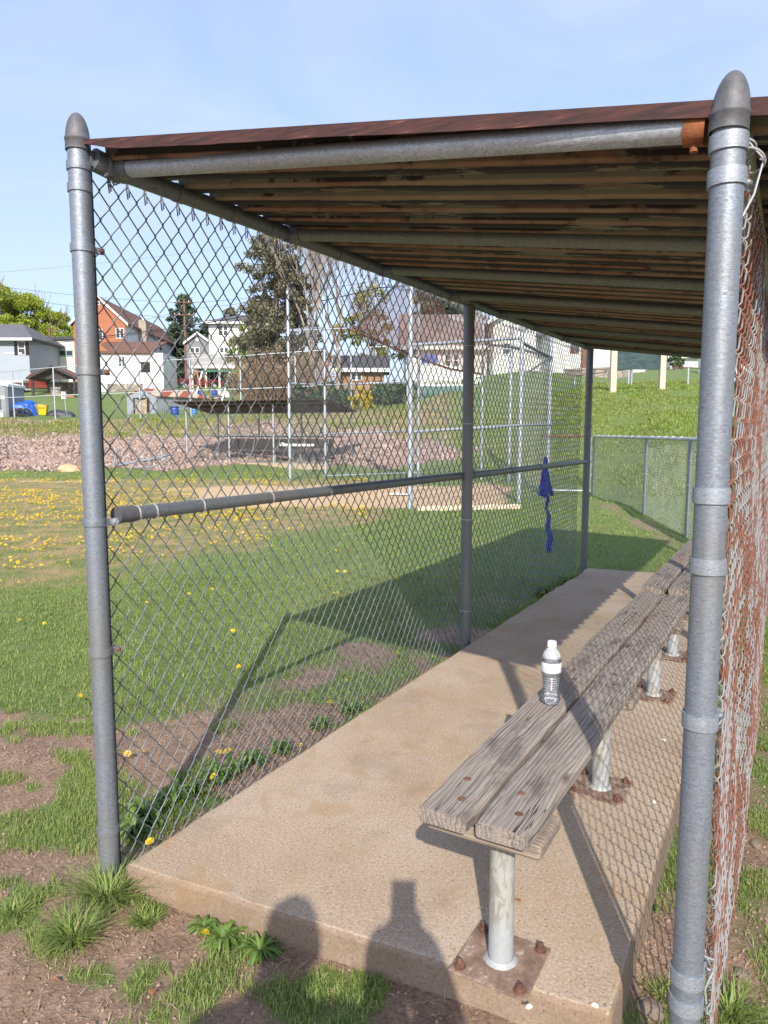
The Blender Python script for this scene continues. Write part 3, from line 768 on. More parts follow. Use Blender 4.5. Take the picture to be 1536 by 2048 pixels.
# ------------------------------------------------------------------ water bottle
def make_bottle():
    # on the left plank
    z0 = .10+.4515
    root = thing('water_bottle', 'clear plastic water bottle with a white cap standing on the left plank', 'bottle', (1.208, .905, z0), R(20))
    m = NT('clear_plastic'); m.set(Base_Color=(.93,.96,1.), Roughness=.12)
    tr = m.n.new('ShaderNodeBsdfTransparent'); gl = m.n.new('ShaderNodeBsdfGlossy'); gl.inputs['Roughness'].default_value = .06; m1 = m.n.new('ShaderNodeMixShader'); m2 = m.n.new('ShaderNodeMixShader'); fr = m.n.new('ShaderNodeFresnel'); fr.inputs[0].default_value = 1.5
    m.link(m.math('ADD', fr.outputs[0], .10), m1.inputs[0]); m.link(tr.outputs[0], m1.inputs[1]); m.link(gl.outputs[0], m1.inputs[2])
    sx = m.n.new('ShaderNodeSeparateXYZ'); m.link(m.co(), sx.inputs[0]); dew = m.math('MULTIPLY', m.ramp(m.noise(m.co(), 420, 2), [(.45, .12), (.56, .75)]), m.ramp(sx.outputs[2], [(.165, .22), (.172, 1.)]))
    m.link(dew, m2.inputs[0]); m.link(m1.outputs[0], m2.inputs[1]); m.link(m.b.outputs[0], m2.inputs[2]); m.link(m2.outputs[0], m.n['Material Output'].inputs[0]); M['pet'] = m.m
    m = NT('bottle_water'); m.set(Base_Color=(.98,.99,1.), Roughness=.0, IOR=1.33, Transmission_Weight=1.); M['water'] = m.m
    m = NT('white_cap'); v = m.co(); m.set(Base_Color=(.85,.87,.90), Roughness=.4); M['cap'] = m.m
    s = 1.01
    prof = [(.004, .004), (.022, .0), (.029, .004), (.0325, .012), (.0335, .022)]
    z = .022
    for i in range(9):
        z = .026+i*.0085; w = .0315-.0045*math.sin(math.pi*min(1, (z-.02)/.085)); prof += [(w+.0012, z), (w-.0010, z+.0042)]
    prof += [(.0325, .106), (.0335, .110), (.0330, .114), (.0330, .150), (.0335, .154), (.0335, .160), (.0320, .168), (.0270, .182), (.0190, .194), (.0138, .200), (.0128, .206), (.0128, .210)]
    MB().lathe([(r*s, z_*s) for r, z_ in prof], (0,0,0), 40).build('bottle_body', M['pet'], root)
    wp = [(.0005, .0048)]+[(max(.001, r-.0014), z_) for r, z_ in prof if .004 < z_ < .158]+[(.0318, .158), (.0005, .158)]
    MB().lathe([(r*s, z_*s) for r, z_ in wp], (0,0,0), 40).build('water', M['water'], root)
    mb = MB(); n = 40
    for i in range(1): mb.lathe([(.0155*s, .202*s), (.0160*s, .2025*s), (.0160*s, .2055*s), (.0150*s, .2065*s), (.0150*s, .2195*s), (.0138*s, .2215*s), (.0005, .222*s)], (0,0,0), 36)
    mb.build('cap', M['cap'], root)
    m = NT('paper_label'); v = m.co()
    ln = m.wave(m.co(scale=(1,1,1)), 95, 0, 1, 'Z'); tx = m.noise(m.co(scale=(300,300,40)), 1., 2)
    c = m.mix(m.math('MULTIPLY', m.ramp(ln, [(.55, 0.), (.65, .55)]), m.ramp(tx, [(.42, 0.), (.5, 1.)])), (.74,.77,.84), (.26,.31,.44))
    m.set(Base_Color=c, Roughness=.4); M['blabel'] = m.m
    lb = MB().lathe([(.0337*s, .1155*s), (.0339*s, .1160*s), (.0339*s, .1495*s), (.0337*s, .15*s)], (0,0,0), 40).build('label', M['blabel'], root)
    # blue emblem and orange edge printed on the left of the label
    for nm, a0, a1, z0_, z1_, col in (('blue_mark', 192, 216, .120, .146, (.02,.28,.75)), ('orange_mark', 180, 191, .117, .146, (.75,.25,.06))):
        mb = MB(); vs = []; fs = []
        for k in range(7):
            a = R(a0+(a1-a0)*k/6-49)
            zb = z0_ + (.010*abs(k-3)/3 if nm == 'blue_mark' else 0)
            for zz in (zb, z1_): vs.append((.0343*s*math.cos(a), .0343*s*math.sin(a), zz*s))
        for k in range(6): fs.append((2*k, 2*k+2, 2*k+3, 2*k+1))
        mb.add(vs, fs, True); mb.build(nm, flat('label_'+nm, col, .4, 0, .05), lb)
make_bottle()

# ------------------------------------------------------------------ blue cloth caught in the fence
def make_cloth():
    m = NT('blue_nylon'); v = m.co(); n = m.noise(v, 14, 3); m.set(Base_Color=m.ramp(n, [(.3, (.010,.03,.40)), (.7, (.02,.07,.66))]), Roughness=.45); M['blue'] = m.m
    root = thing('blue_cloth', 'royal blue cloth knotted through the field side mesh and hanging down', 'cloth', (-.06, 5.1, .35))
    mb = MB(); vs = []; fs = []; nz = 34; na = 26
    for i in range(nz):
        f = i/(nz-1); z = 1.27-.36*f
        w = .02+.075*f+(.035*max(0, f-.6)*2.2); cy = 5.085+.035*max(0, f-.5)
        for j in range(na):
            a = 2*math.pi*j/na; fold = 1+.28*math.sin(a*5+f*3)*min(1, f*2)
            vs.append((-.075+.035*math.sin(a)*fold*(.4+f), cy+w*math.cos(a)*fold*(1.25 if f > .7 and math.cos(a) > 0 else .95), z-(.015*math.sin(a*3) if f > .9 else 0)))
    for i in range(nz-1):
        for j in range(na): fs.append((i*na+j, i*na+(j+1) % na, (i+1)*na+(j+1) % na, (i+1)*na+j))
    mb.add(vs, fs, True); mb.build('cloth_skirt', M['blue'], root, world=True)
    mb = MB(); pts = []; rs = []
    for i in range(40):
        f = i/39; z = .93-.58*f; y = 5.13+.16*f+.008*math.sin(f*19)*(1-f)*(f < .5)
        pts.append((-.07+.008*math.sin(f*19), y, z)); 
        rs.append(.012+.006*abs(math.sin(f*11)) if f < .40 else .019+.010*math.sin((f-.45)/.55*math.pi*.75))
    mb.tube(pts, rs, 12); mb.build('twisted_tail', M['blue'], root, world=True)
make_cloth()

# ------------------------------------------------------------------ dandelions, weeds, litter
def dandelion_mesh(big=True):
    bm = bmesh.new(); V = []; T = []
    n = 16 if big else 8
    for lay, (r, z, dz) in enumerate(((.019, .0, .004), (.014, .004, .007), (.008, .007, .008))):
        for k in range(n):
            a = 2*math.pi*(k+.5*lay)/n+random.uniform(-.1, .1); w = 2.6*math.pi/n/2; r_ = r*random.uniform(.85, 1.1)
            V += [(0, 0, z), (r_*math.cos(a-w*.5), r_*math.sin(a-w*.5), z+dz), (r_*math.cos(a+w*.5), r_*math.sin(a+w*.5), z+dz)]
            T.append((len(V)-3, len(V)-2, len(V)-1))
    return np.array(V), np.array(T)
def stem_arr(h):
    V = []; Q = []
    for i, z in enumerate((-h, -.001)):
        for k in range(4): V.append((.0018*math.cos(k*1.57), .0018*math.sin(k*1.57), z))
    for k in range(4): Q.append((k, (k+1) % 4, 4+(k+1) % 4, 4+k))
    return np.array(V), np.array(Q)
def make_dandelions():
    pts = []
    def scatter(n, b0, b1, t0, t1, dens, pw=.8):
        x, y, b = sample_wedge(n, b0, b1, t0, t1, pw); g, br, tan, stn = masks(x, y)
        cl = fbm(x, y, .55, 3); cl2 = fbm(x+5, y-3, 2.2, 2)
        k = (rng.random(n) < dens*sstep(.36, .56, cl)*sstep(.30, .6, cl2)*(.10+br)*(1-tan)*(1-stn)) & ~in_slab(x, y)
        for p in zip(x[k], y[k]): pts.append(p)
    scatter(13000, 6.0, 22.8, -.58, -.02, 1., .62)
    scatter(260, 3.2, 6.5, -.56, .0, .35)
    scatter(420, 9., 18, .08, .40, .55)
    x, y, b = sample_wedge(900, 23, 27.5, -.56, -.10, 1.); k = rng.random(900) < .75*sstep(.45, .6, fbm(x, y, .5, 3))
    pts += list(zip(x[k], y[k]))
    x, y, b = sample_wedge(420, 15, 32, .26, .5, 1.); k = (fbm(x, y, .35, 3) > .55) & (ground(x, y) > .3); pts += list(zip(x[k], y[k]))
    pix = [(437,1497),(455,1492),(600,1480),(660,1400),(795,1300),(798,1150),(300,1685),(283,1500),(255,1508),(428,1548),(410,860+1000),(795,1152),(40,1240),(88,1242),(160,1390),(478,1335),(1125,1010),(1290,1215),(1250,1200)]
    for u, v in pix[:-2]:
        x_ = u-768.; y_ = v-1024.; down = y_*math.cos(PITCH)+F_PX*math.sin(PITCH); f = F_PX*math.cos(PITCH)-y_*math.sin(PITCH)
        k_ = (1.5-.06)/down; p = ab(x_*k_, f*k_)
        if not bool(in_slab(np.array([p.x]), np.array([p.y]))[0]): pts.append((p.x, p.y))
    pts = np.array(pts); d = np.hypot(pts[:, 0]-CAM.x, pts[:, 1]-CAM.y); pts = pts[np.argsort(d)]
    protos = []
    for k in range(4):
        V, T = dandelion_mesh(); me = bpy.data.meshes.new('dandelion_flower')
        sv, sq = stem_arr(.07)
        nV = len(V); me.from_pydata([tuple(p) for p in V]+[tuple(p) for p in sv], [], [tuple(t) for t in T]+[tuple(int(i)+nV for i in q) for q in sq])
        me.materials.append(M['petal']); me.materials.append(M['stem'])
        for i, p in enumerate(me.polygons): p.material_index = 0 if i < len(T) else 1
        protos.append(me)
    zz = ground(pts[:, 0], pts[:, 1])
    for i in range(min(299, len(pts))):
        o = bpy.data.objects.new('dandelion', protos[i % 4]); COL.objects.link(o)
        o.location = (pts[i, 0], pts[i, 1], zz[i]+random.uniform(.025, .06)); o.rotation_euler = (random.uniform(-.5, .5), random.uniform(-.5, .5), random.uniform(0, 6))
        s = random.uniform(.75, 1.15); o.scale = (s, s, s)
        tag(o, 'yellow dandelion flower open in the field grass', 'dandelion', 'dandelions scattered over the field')
    rest = pts[299:]; zr = zz[299:]; Vs = []; Ts = []; c = 0
    protoV = [dandelion_mesh(False) for _ in range(4)]
    for i, p in enumerate(rest):
        V, T = protoV[i % 4]; a = random.uniform(0, 6); tl = random.uniform(-.7, .7); s = random.uniform(.6, 1.15)
        Mx = np.array((Matrix.Rotation(a, 3, 'Z') @ Matrix.Rotation(tl, 3, 'X')))*s*1.15
        Vs.append(V @ Mx.T+np.array([p[0], p[1], zr[i]+random.uniform(.03, .07)])); Ts.append(T+c); c += len(V)
    o = np_mesh('far_dandelions', np.concatenate(Vs), None, M['petal'], T=np.concatenate(Ts))
    tag(o, 'countless distant yellow dandelions across the far field', 'dandelions', kind='stuff')
make_dandelions()

def on_ground(u, v, z=0.):
    x_ = u-768.; y_ = v-1024.; down = y_*math.cos(PITCH)+F_PX*math.sin(PITCH); f = F_PX*math.cos(PITCH)-y_*math.sin(PITCH)
    k_ = (1.5-z)/down; return ab(x_*k_, f*k_, z)
def leaf_rosette(n, L, wid, rise, wav=.2, seed=0):
    r = random.Random(seed); V = []; Q = []
    for k in range(n):
        a = k*2.4+r.uniform(-.3, .3); l = L*r.uniform(.4, 1.15); w = wid*r.uniform(.6, 1.3); ri = rise*r.uniform(.2, 1.6); seg = 7
        d = Vector((math.cos(a), math.sin(a), 0)); s = Vector((-math.sin(a), math.cos(a), 0)); base = len(V)
        for i in range(seg+1):
            f = i/seg; prof = math.sin(math.pi*(f*.86+.10))**.8*(1+wav*math.sin(i*2.9+k))
            if i == seg: prof = .05
            p = d*(l*f*(1-.12*ri))+Vector((0, 0, l*ri*(f-.75*f*f*1.15)+.004))
            V += [p-s*w*prof*.5+Vector((0,0,.15*w*prof)), p, p+s*w*prof*.5+Vector((0,0,.15*w*prof))]
        for i in range(seg):
            b = base+i*3; Q += [(b, b+1, b+4, b+3), (b+1, b+2, b+5, b+4)]
    return V, Q
def weed(name, u, v, label, cat, n, L, wid, rise, wav, seed, z=0., group=None):
    p = on_ground(u, v, z); p.z = gz(p.x, p.y); t = thing(name, label, cat, p, 0, group)
    mb = MB(); V, Q = leaf_rosette(n, L, wid, rise, wav, seed); mb.add(V, Q, True); mb.build('leaves', M['weed'], t); return t
weed('weed', 520, 1905, 'spiky green rosette weed against the front edge of the slab', 'weed', 95, .080, .010, .8, .05, 1)
weed('dandelion_plant', 445, 1885, 'ragged dandelion plant with one flower beside the front edge of the slab', 'weed', 70, .085, .013, .6, .5, 2)
weed('weed', 408, 1862, 'small broad leaf weed at the slab corner below the left post', 'weed', 34, .06, .013, .7, .4, 12)
weed('weed', 292, 1648, 'broad bright green weed just inside the left corner post', 'weed', 64, .10, .024, 1.5, .2, 3)
weed('weed', 345, 1610, 'leafy green weed behind the mesh along the near slab edge', 'weed', 60, .10, .022, 1.5, .2, 4)
weed('weed', 432, 1560, 'green weed with a dandelion flower behind the mesh', 'weed', 56, .095, .020, 1.4, .25, 5)
weed('weed', 505, 1525, 'low leafy weed touching the slab edge farther along the mesh', 'weed', 50, .09, .02, 1.3, .25, 6)
for i, (u, v, n, lab) in enumerate(((268, 1672, 50, 'leafy weed squeezed between left corner post and slab'), (385, 1588, 44, 'flat leafy weed midway along the near mesh'), (468, 1545, 44, 'pale leafy weed against the slab edge under the mesh'), (560, 1500, 40, 'small weed at the slab edge opposite the bench end'), (640, 1455, 36, 'small weed by the slab edge before the middle post'), (700, 1425, 34, 'weed among dead leaves at the slab edge'))):
    weed('weed', u, v, lab, 'weed', n, .085, .020, 1.3, .25, 60+i)
weed('weed', 1085, 1190, 'dark clump of weeds in the shade at the far slab edge', 'weed', 40, .16, .035, 1.4, .2, 7)
weed('weed', 1130, 1170, 'shaded weeds spilling over the far corner of the slab', 'weed', 36, .18, .04, 1.3, .2, 8)
weed('weed', 1300, 1815, 'small clover weed between the slab and the right post', 'weed', 18, .045, .016, 1.5, .2, 9)
weed('weed', 1310, 1720, 'tiny clover weed growing along the rear slab edge', 'weed', 14, .04, .016, 1.5, .2, 10)
def tuft(u, v, n, L, label, seed):
    p = on_ground(u, v); p.z = gz(p.x, p.y); t = thing('grass_tuft', label, 'grass tuft', p)
    r = random.Random(seed); V = []; Q = []
    for k in range(n):
        a = r.uniform(0, 6.28); l = L*r.uniform(.4, 1.1); lean = r.uniform(.3, 1.7); w = r.uniform(.002, .0048)
        d = Vector((math.cos(a), math.sin(a), 0)); s = Vector((-math.sin(a), math.cos(a), 0)); o = d*r.uniform(0, L*.42)+s*r.uniform(-.03, .03); b = len(V)
        for i in range(6):
            f = i/5; pp = o+d*(l*lean*.62*f*f+l*.12*f)+Vector((0, 0, l*(f-.34*lean*f*f)*.8)); ww = w*(1-f**2)*.5+.0003
            V += [pp-s*ww, pp+s*ww]
        for i in range(5): Q.append((b+2*i, b+2*i+1, b+2*i+3, b+2*i+2))
    MB().add(V, Q, True).build('leaves', M['blade'], t)
tuft(215, 1805, 380, .16, 'big spray of long grass at the foot of the left corner post', 1)
tuft(150, 1880, 420, .12, 'dark shaggy grass clump left of the corner post foot', 2)
tuft(290, 1850, 240, .06, 'dense grass clump in front of the slab corner', 3)
tuft(30, 1830, 200, .06, 'grass clump at the left edge of the picture', 4)
tuft(1460, 1990, 260, .12, 'bright grass clump outside the rear mesh', 5)
tuft(1330, 1960, 90, .07, 'small grass clump between slab and right post', 6)

def litter():
    for i, (u, v, z, lab) in enumerate(((1030, 1803, .10, 'curled orange leaf on the slab beside the front bench leg'), (1235, 1775, -.04, 'brown leaf in the soil by the rear slab edge'), (1448, 1895, -.04, 'reddish dry leaf outside the rear mesh'), (120, 1968, .0, 'brick red dead leaf on the soil below the left post'), (310, 1990, 0, 'pale dead leaf among the grass at the picture bottom'), (735, 1415, .0, 'dead leaf caught between mesh and slab edge'), (880, 1330, 0., 'reddish dead leaf at the foot of the middle post'), (850, 1352, 0., 'brown dead leaf just short of the middle post'))):
        p = on_ground(u, v, z); p.z = .101 if z > .05 else gz(p.x, p.y)+.006
        mb = MB(); V, Q = leaf_rosette(1 if i else 3, .035 if i else .022, .018, .9, .3, i+40); mb.add(V, Q, True)
        o = mb.build('dead_leaf', M['deadleaf']); o.location = p; o.rotation_euler = (0, 0, i*1.3); tag(o, lab, 'leaf')
    wm = flat('white_chip', (.75,.74,.70), .6); 
    for i, (u, v, lab) in enumerate(((1190, 2011, 'white paint chip on the slab near its right front corner'), (1058, 2014, 'dark spotted white chip on the slab front edge'), (1308, 1604, 'white chip on the slab beside the second bench leg'), (1327, 1480, 'tiny white chip on the slab under the bench'))):
        p = on_ground(u, v, .10)
        mb = MB(); mb.lathe([(.001, .003), (.006, .0035), (.008, .001), (.0085, 0)], (0,0,0), 9); o = mb.build('paint_chip', wm); o.location = (p.x, p.y, .1005); o.scale = (1.2, .8, 1); o.rotation_euler = (0, 0, i); tag(o, lab, 'chip')
    sm = flat('field_stone', (.22,.17,.13), .9, 0, .4, 12, .5, 40)
    for i, (u, v, r, lab) in enumerate(((1300, 2030, .030, 'grey stone at the bottom beside the right post'), (1510, 1690, .02, 'flat brown stone outside the rear mesh'), (1440, 1930, .016, 'small brown stone at the foot of the rear mesh'), (1485, 1945, .02, 'brown stone in the grass right of the right post'), (1262, 1935, .012, 'little stone at the slab side near the front corner'))):
        p = on_ground(u, v, -.05); bm = bmesh.new(); bmesh.ops.create_icosphere(bm, subdivisions=3, radius=1.)
        for w in bm.verts: w.co *= 1+.35*mnoise.noise(w.co*1.3+Vector((i*7, 0, 0)))
        me = bpy.data.meshes.new('stone'); bm.to_mesh(me); bm.free(); me.materials.append(sm); o = bpy.data.objects.new('stone', me); COL.objects.link(o)
        o.location = (p.x, p.y, gz(p.x, p.y)+r*.2); o.scale = (r*1.3, r, r*.6); o.rotation_euler = (0, 0, i*2.); tag(o, lab, 'stone')
litter()
# ------------------------------------------------------------------ far nets of chain link
def net(name, mat, parent, p00, p10, p01, p11, cw=.055, ch=.11, r=.0022, ns=3, label=None):
    p00, p10, p01, p11 = [np.array(p[:]) for p in (p00, p10, p01, p11)]
    L = max(np.linalg.norm(p10-p00), np.linalg.norm(p11-p01)); Hh = max(np.linalg.norm(p01-p00), np.linalg.norm(p11-p10))
    nw = max(2, int(L/cw)); nh = max(2, int(Hh/(ch/2)))
    i = np.arange(nw)[:, None]; k = np.arange(nh+1)[None]
    s = (i+np.where((i+k) % 2 == 0, -.02, 1.02))/nw; t = np.broadcast_to(k/nh, s.shape)
    s = s[..., None]; t = t[..., None]
    P = (p00*(1-s)+p10*s)*(1-t)+(p01*(1-s)+p11*s)*t
    N = np.cross(p10-p00, p01-p00); N = N/np.linalg.norm(N)
    T = np.gradient(P, axis=1); T /= np.linalg.norm(T, axis=-1, keepdims=True)
    B = np.cross(T, N)
    V = np.stack([P+r*(math.cos(2*math.pi*j/ns)*N+math.sin(2*math.pi*j/ns)*B) for j in range(ns)], 2)
    n = nh+1
    a = (np.arange(nw)[:, None, None]*n+np.arange(n-1)[None, :, None])*ns; j = np.arange(ns)[None, None]; j2 = (j+1) % ns
    Q = np.stack([a+j, a+j2, a+ns+j2, a+ns+j], -1).reshape(-1, 4); V = V.reshape(-1, 3)
    if parent is not None: V = V-np.array(parent.location[:])
    o = np_mesh(name, V, Q, mat, parent)
    if label: o['label'] = label
    return o
def pipe(parent, name, pts, r, mat, label=None, n=10):
    mb = MB(); mb.tube([Vector(p)-(parent.location if parent else Vector()) for p in pts], r, n)
    return mb.build(name, mat, parent, label)
def G(p): return Vector((p.x, p.y, gz(p.x, p.y)))

# ------------------------------------------------------------------ backstop behind home plate
def make_backstop():
    c = ab(1.5, 18); root = thing('backstop', 'tall pipe and chain link backstop with a rusty overhanging hood', 'backstop', (c.x, c.y, 0))
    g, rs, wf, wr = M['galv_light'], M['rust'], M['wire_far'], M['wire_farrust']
    def P(u, v, b): return at(u, v, b)
    posts = dict(A=(575,580,22.28,.045), B=(648,612,23.5,.04), C=(822,535,13.94,.045), D=(838,606,20.,.038), E=(967,640,21.5,.04), F=(1024,632,20.5,.045), G=(1045,642,15.44,.045), H=(1103,655,17.3,.045))
    base = {}
    for k, (u, v, b, r) in posts.items():
        top = P(u, v, b); bot = Vector((top.x, top.y, -.2)); base[k] = (u, b)
        o = pipe(root, 'post', [bot, top], r, g, n=14)
        mb = MB(); mb.lathe([(r*1.1, -.02), (r*1.15, .02), (r*.8, .06), (.002, .08)], top-root.location, 12); mb.build('post_cap', M['cast'], o)
    def panel(k0, k1, v0a, v0b, v1a, v1b, mat=wf, label=None):
        (u0, b0), (u1, b1) = base[k0], base[k1]
        net('chain_link', mat, root, P(u0, v0a, b0), P(u1, v0b, b1), P(u0, v1a, b0), P(u1, v1b, b1), label=label)
    def rail(k0, va, k1, vb, r=.024, mat=g): pipe(root, 'rail', [P(base[k0][0], va, base[k0][1]), P(base[k1][0], vb, base[k1][1])], r, mat)
    panel('A', 'B', 955, 950, 662, 655); rail('A', 660, 'B', 655); rail('A', 766, 'B', 770); 
    panel('B', 'D', 950, 965, 768, 766); rail('B', 770, 'D', 765); rail('B', 868, 'D', 862); rail('B', 952, 'D', 945)
    panel('D', 'E', 970, 955, 700, 700); panel('E', 'F', 955, 960, 700, 690); rail('D', 862, 'E', 857); rail('E', 857, 'F', 853)
    panel('C', 'G', 1012, 1000, 690, 676, label='near side mesh panel of the backstop'); rail('C', 690, 'G', 676, .03); rail('C', 864, 'G', 850, .028)
    panel('G', 'H', 1000, 985, 685, 716); rail('G', 850, 'H', 849); rail('G', 686, 'H', 716, .035, M['galv_dark'])
    panel('F', 'H', 960, 985, 690, 716); rail('F', 693, 'H', 716, .035, M['galv_dark'])
    # hood
    c0 = P(712, 656, 23.2); t0 = P(822, 536, 13.94); m0 = P(825, 712, 19.9); m1 = P(962, 748, 21.3); t1 = P(1045, 655, 15.44)
    net('hood_mesh', wr, root, c0, t0, m0, P(905, 640, 17.), .055, .11, .0036, label='rusty mesh stretched over the hood')
    net('hood_mesh', wr, root, m0, P(905, 640, 17.), m1, t1, .055, .11, .0032, label='rusty mesh stretched over the hood')
    pipe(root, 'hood_pipe', [P(575, 662, 22.3), c0], .026, g); pipe(root, 'hood_pipe', [c0, t0], .028, M['galv_dark'])
    pipe(root, 'hood_pipe', [P(690, 655, 23.3), m0, P(900, 738, 20.6), m1], .03, rs, 'red rusty bent pipe under the hood')
    pipe(root, 'hood_pipe', [P(705, 652, 23.1), P(822, 716, 18.5)], .03, rs, 'red rusty pipe under the hood')
    pipe(root, 'hood_brace', [P(672, 659, 23.4), P(648, 768, 23.45)], .028, rs, 'rusty diagonal brace')
    pipe(root, 'hood_pipe', [P(965, 706, 21.4), P(980, 690, 20), P(1012, 692, 18), P(1045, 700, 15.5)], .03, M['galv_dark'])
    pipe(root, 'hood_brace', [P(1060, 742, 15.6), P(1103, 714, 17.2)], .02, M['galv_dark'])
    pipe(root, 'hood_brace', [P(838, 790, 20.), P(905, 850, 20.8)], .02, g)
    pipe(root, 'hood_brace', [P(812, 712, 19), P(822, 745, 14.2)], .022, M['galv_dark'])
M['wire_farrust'] = flat('far_rusted_wire', (.30,.15,.115), .7, .1, .4, 2.)
make_backstop()

# ------------------------------------------------------------------ low fence to the right, with its gate and rusty post
def make_low_fence():
    pts = [(3.73,17.29), (4.91,17.02), (4.72,13.09), (4.32,10.26), (3.95,7.4), (3.7,4.8)]
    c = ab(4.7, 13.1); root = thing('low_fence', 'waist high chain link fence curving along the foot of the green slope', 'fence', (c.x, c.y, 0))
    zt = 1.40; P = [G(ab(*p)) for p in pts]
    for i, p in enumerate(P[1:], 1):
        mb = MB(); mb.tube([p-root.location-Vector((0, 0, .2)), Vector((p.x, p.y, zt))-root.location], .030, 16)
        po = mb.build('post', M['galv'], root)
        for z in (.35, .75, 1.1):
            mb = MB(); tie(mb, Vector((p.x, p.y, z))-root.location, (0, 0, 1), .030, .0035, False); mb.build('tie_wire', M['tie'], po)
    for i in range(1, len(P)-1):
        p, q = P[i], P[i+1]
        ra = pipe(root, 'rail', [Vector((p.x, p.y, zt)), Vector((q.x, q.y, zt))], .025, M['galv_light'], n=16)
        n = int((q-p).length/.42)
        for k in range(1, n):
            mb = MB(); r_ = p+(q-p)*k/n; tie(mb, Vector((r_.x, r_.y, zt))-root.location, q-p, .025, .0035, False); mb.build('tie_wire', M['tie'], ra)
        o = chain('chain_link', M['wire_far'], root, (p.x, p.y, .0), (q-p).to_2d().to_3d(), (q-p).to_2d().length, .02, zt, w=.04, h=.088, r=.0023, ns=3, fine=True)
    p, q = P[0], P[1]
    r = thing('gate', 'chain link gate with a rust red top pipe between backstop and low fence', 'gate', (q.x, q.y, 0))
    pipe(r, 'top_pipe', [Vector((p.x, p.y, zt)), Vector((q.x-.06, q.y, zt))], .022, M['rust']); pipe(r, 'bottom_pipe', [Vector((p.x, p.y, .12)), Vector((q.x-.06, q.y, .12))], .022, M['galv_light'])
    pipe(r, 'side_pipe', [Vector((q.x-.08, q.y, .1)), Vector((q.x-.08, q.y, zt))], .022, M['galv_light'])
    net('chain_link', M['wire_far'], r, (p.x, p.y, .12), (q.x-.06, q.y, .12), (p.x, p.y, zt), (q.x-.06, q.y, zt), .05, .1)
    b = at(1081, 990, 17.2); b.z = 0; t = thing('rusty_post', 'short orange rusty pipe post at the end of the backstop', 'post', b)
    mb = MB(); mb.tube([(0,0,-.1), (.02,0,.68)], .055, 16); mb.lathe([(.06,.66),(.062,.72),(.03,.76),(.002,.77)], (.02,0,0), 16); mb.build('pipe', M['rust_yellow'], t)
M['rust_yellow'] = flat('yellow_orange_rust', (.42,.20,.05), .8, 0, .4, 9.)
make_low_fence()
def make_field_things():
    a, b = at(835, 1022, 13.76), at(1040, 1017, 14.22); a.z = gz(a.x, a.y); b.z = gz(b.x, b.y)
    t = thing('timber', 'long pale timber lying on the grass by the backstop', 'timber', a); d = b-a
    rot = math.atan2(d.y, d.x); t.rotation_euler.z = rot
    mb = MB(); mb.box(0, d.length, -.06, .06, .0, .09); mb.build('beam', M['cream'], t, bevel=.008)
    t = thing('home_plate', 'white rubber home plate set in the bare infield', 'home plate', G(ab(.35, 17.2))+Vector((0,0,.012)), YAW)
    mb = MB(); mb.prism([(-.22,-.1),(.22,-.1),(.22,.12),(0,.33),(-.22,.12)], 'z', 0, .02); mb.build('plate', M['white'], t)
    p = G(at(140, 945, 26.6)); bm = bmesh.new(); bmesh.ops.create_icosphere(bm, subdivisions=4, radius=1.)
    for v in bm.verts: v.co *= 1+.3*mnoise.noise(v.co*1.2)+.08*mnoise.noise(v.co*4)
    me = bpy.data.meshes.new('boulder'); bm.to_mesh(me); bm.free(); me.materials.append(flat('tan_boulder', (.50,.37,.22), .9, 0, .3, 3., .5, 9))
    o = bpy.data.objects.new('boulder', me); COL.objects.link(o); o.location = p; o.scale = (.42, .3, .24); o.rotation_euler.z = .6; tag(o, 'tan boulder lying at the foot of the stony bank', 'boulder')
    c = G(at(275, 938, 27.5)); t = thing('metal_frame', 'bent grey pipe frame lying at the foot of the stony bank', 'frame', c, YAW)
    g = M['galv']
    for pts in ([(-1.0,0,.1),(.95,.1,.45),(1.0,.8,.5)], [(-.3,-.1,.05),(.7,-.05,.12),(1.1,.2,.45)], [(-1.0,.8,.15),(.9,.85,.5)], [(-1.0,0,.1),(-1.0,.8,.15)], [(.9,.1,.45),(.85,.3,1.2)], [(-.95,.1,.1),(-.9,.4,.75)]):
        mb = MB(); mb.tube(pts, .026, 8); mb.build('frame_pipe', g, t)
M['cream'] = flat('cream_paint', (.62,.52,.38), .7, 0, .15, 6.)
M['white'] = flat('white_paint', (.78,.78,.76), .6, 0, .06, 2.)
make_field_things()

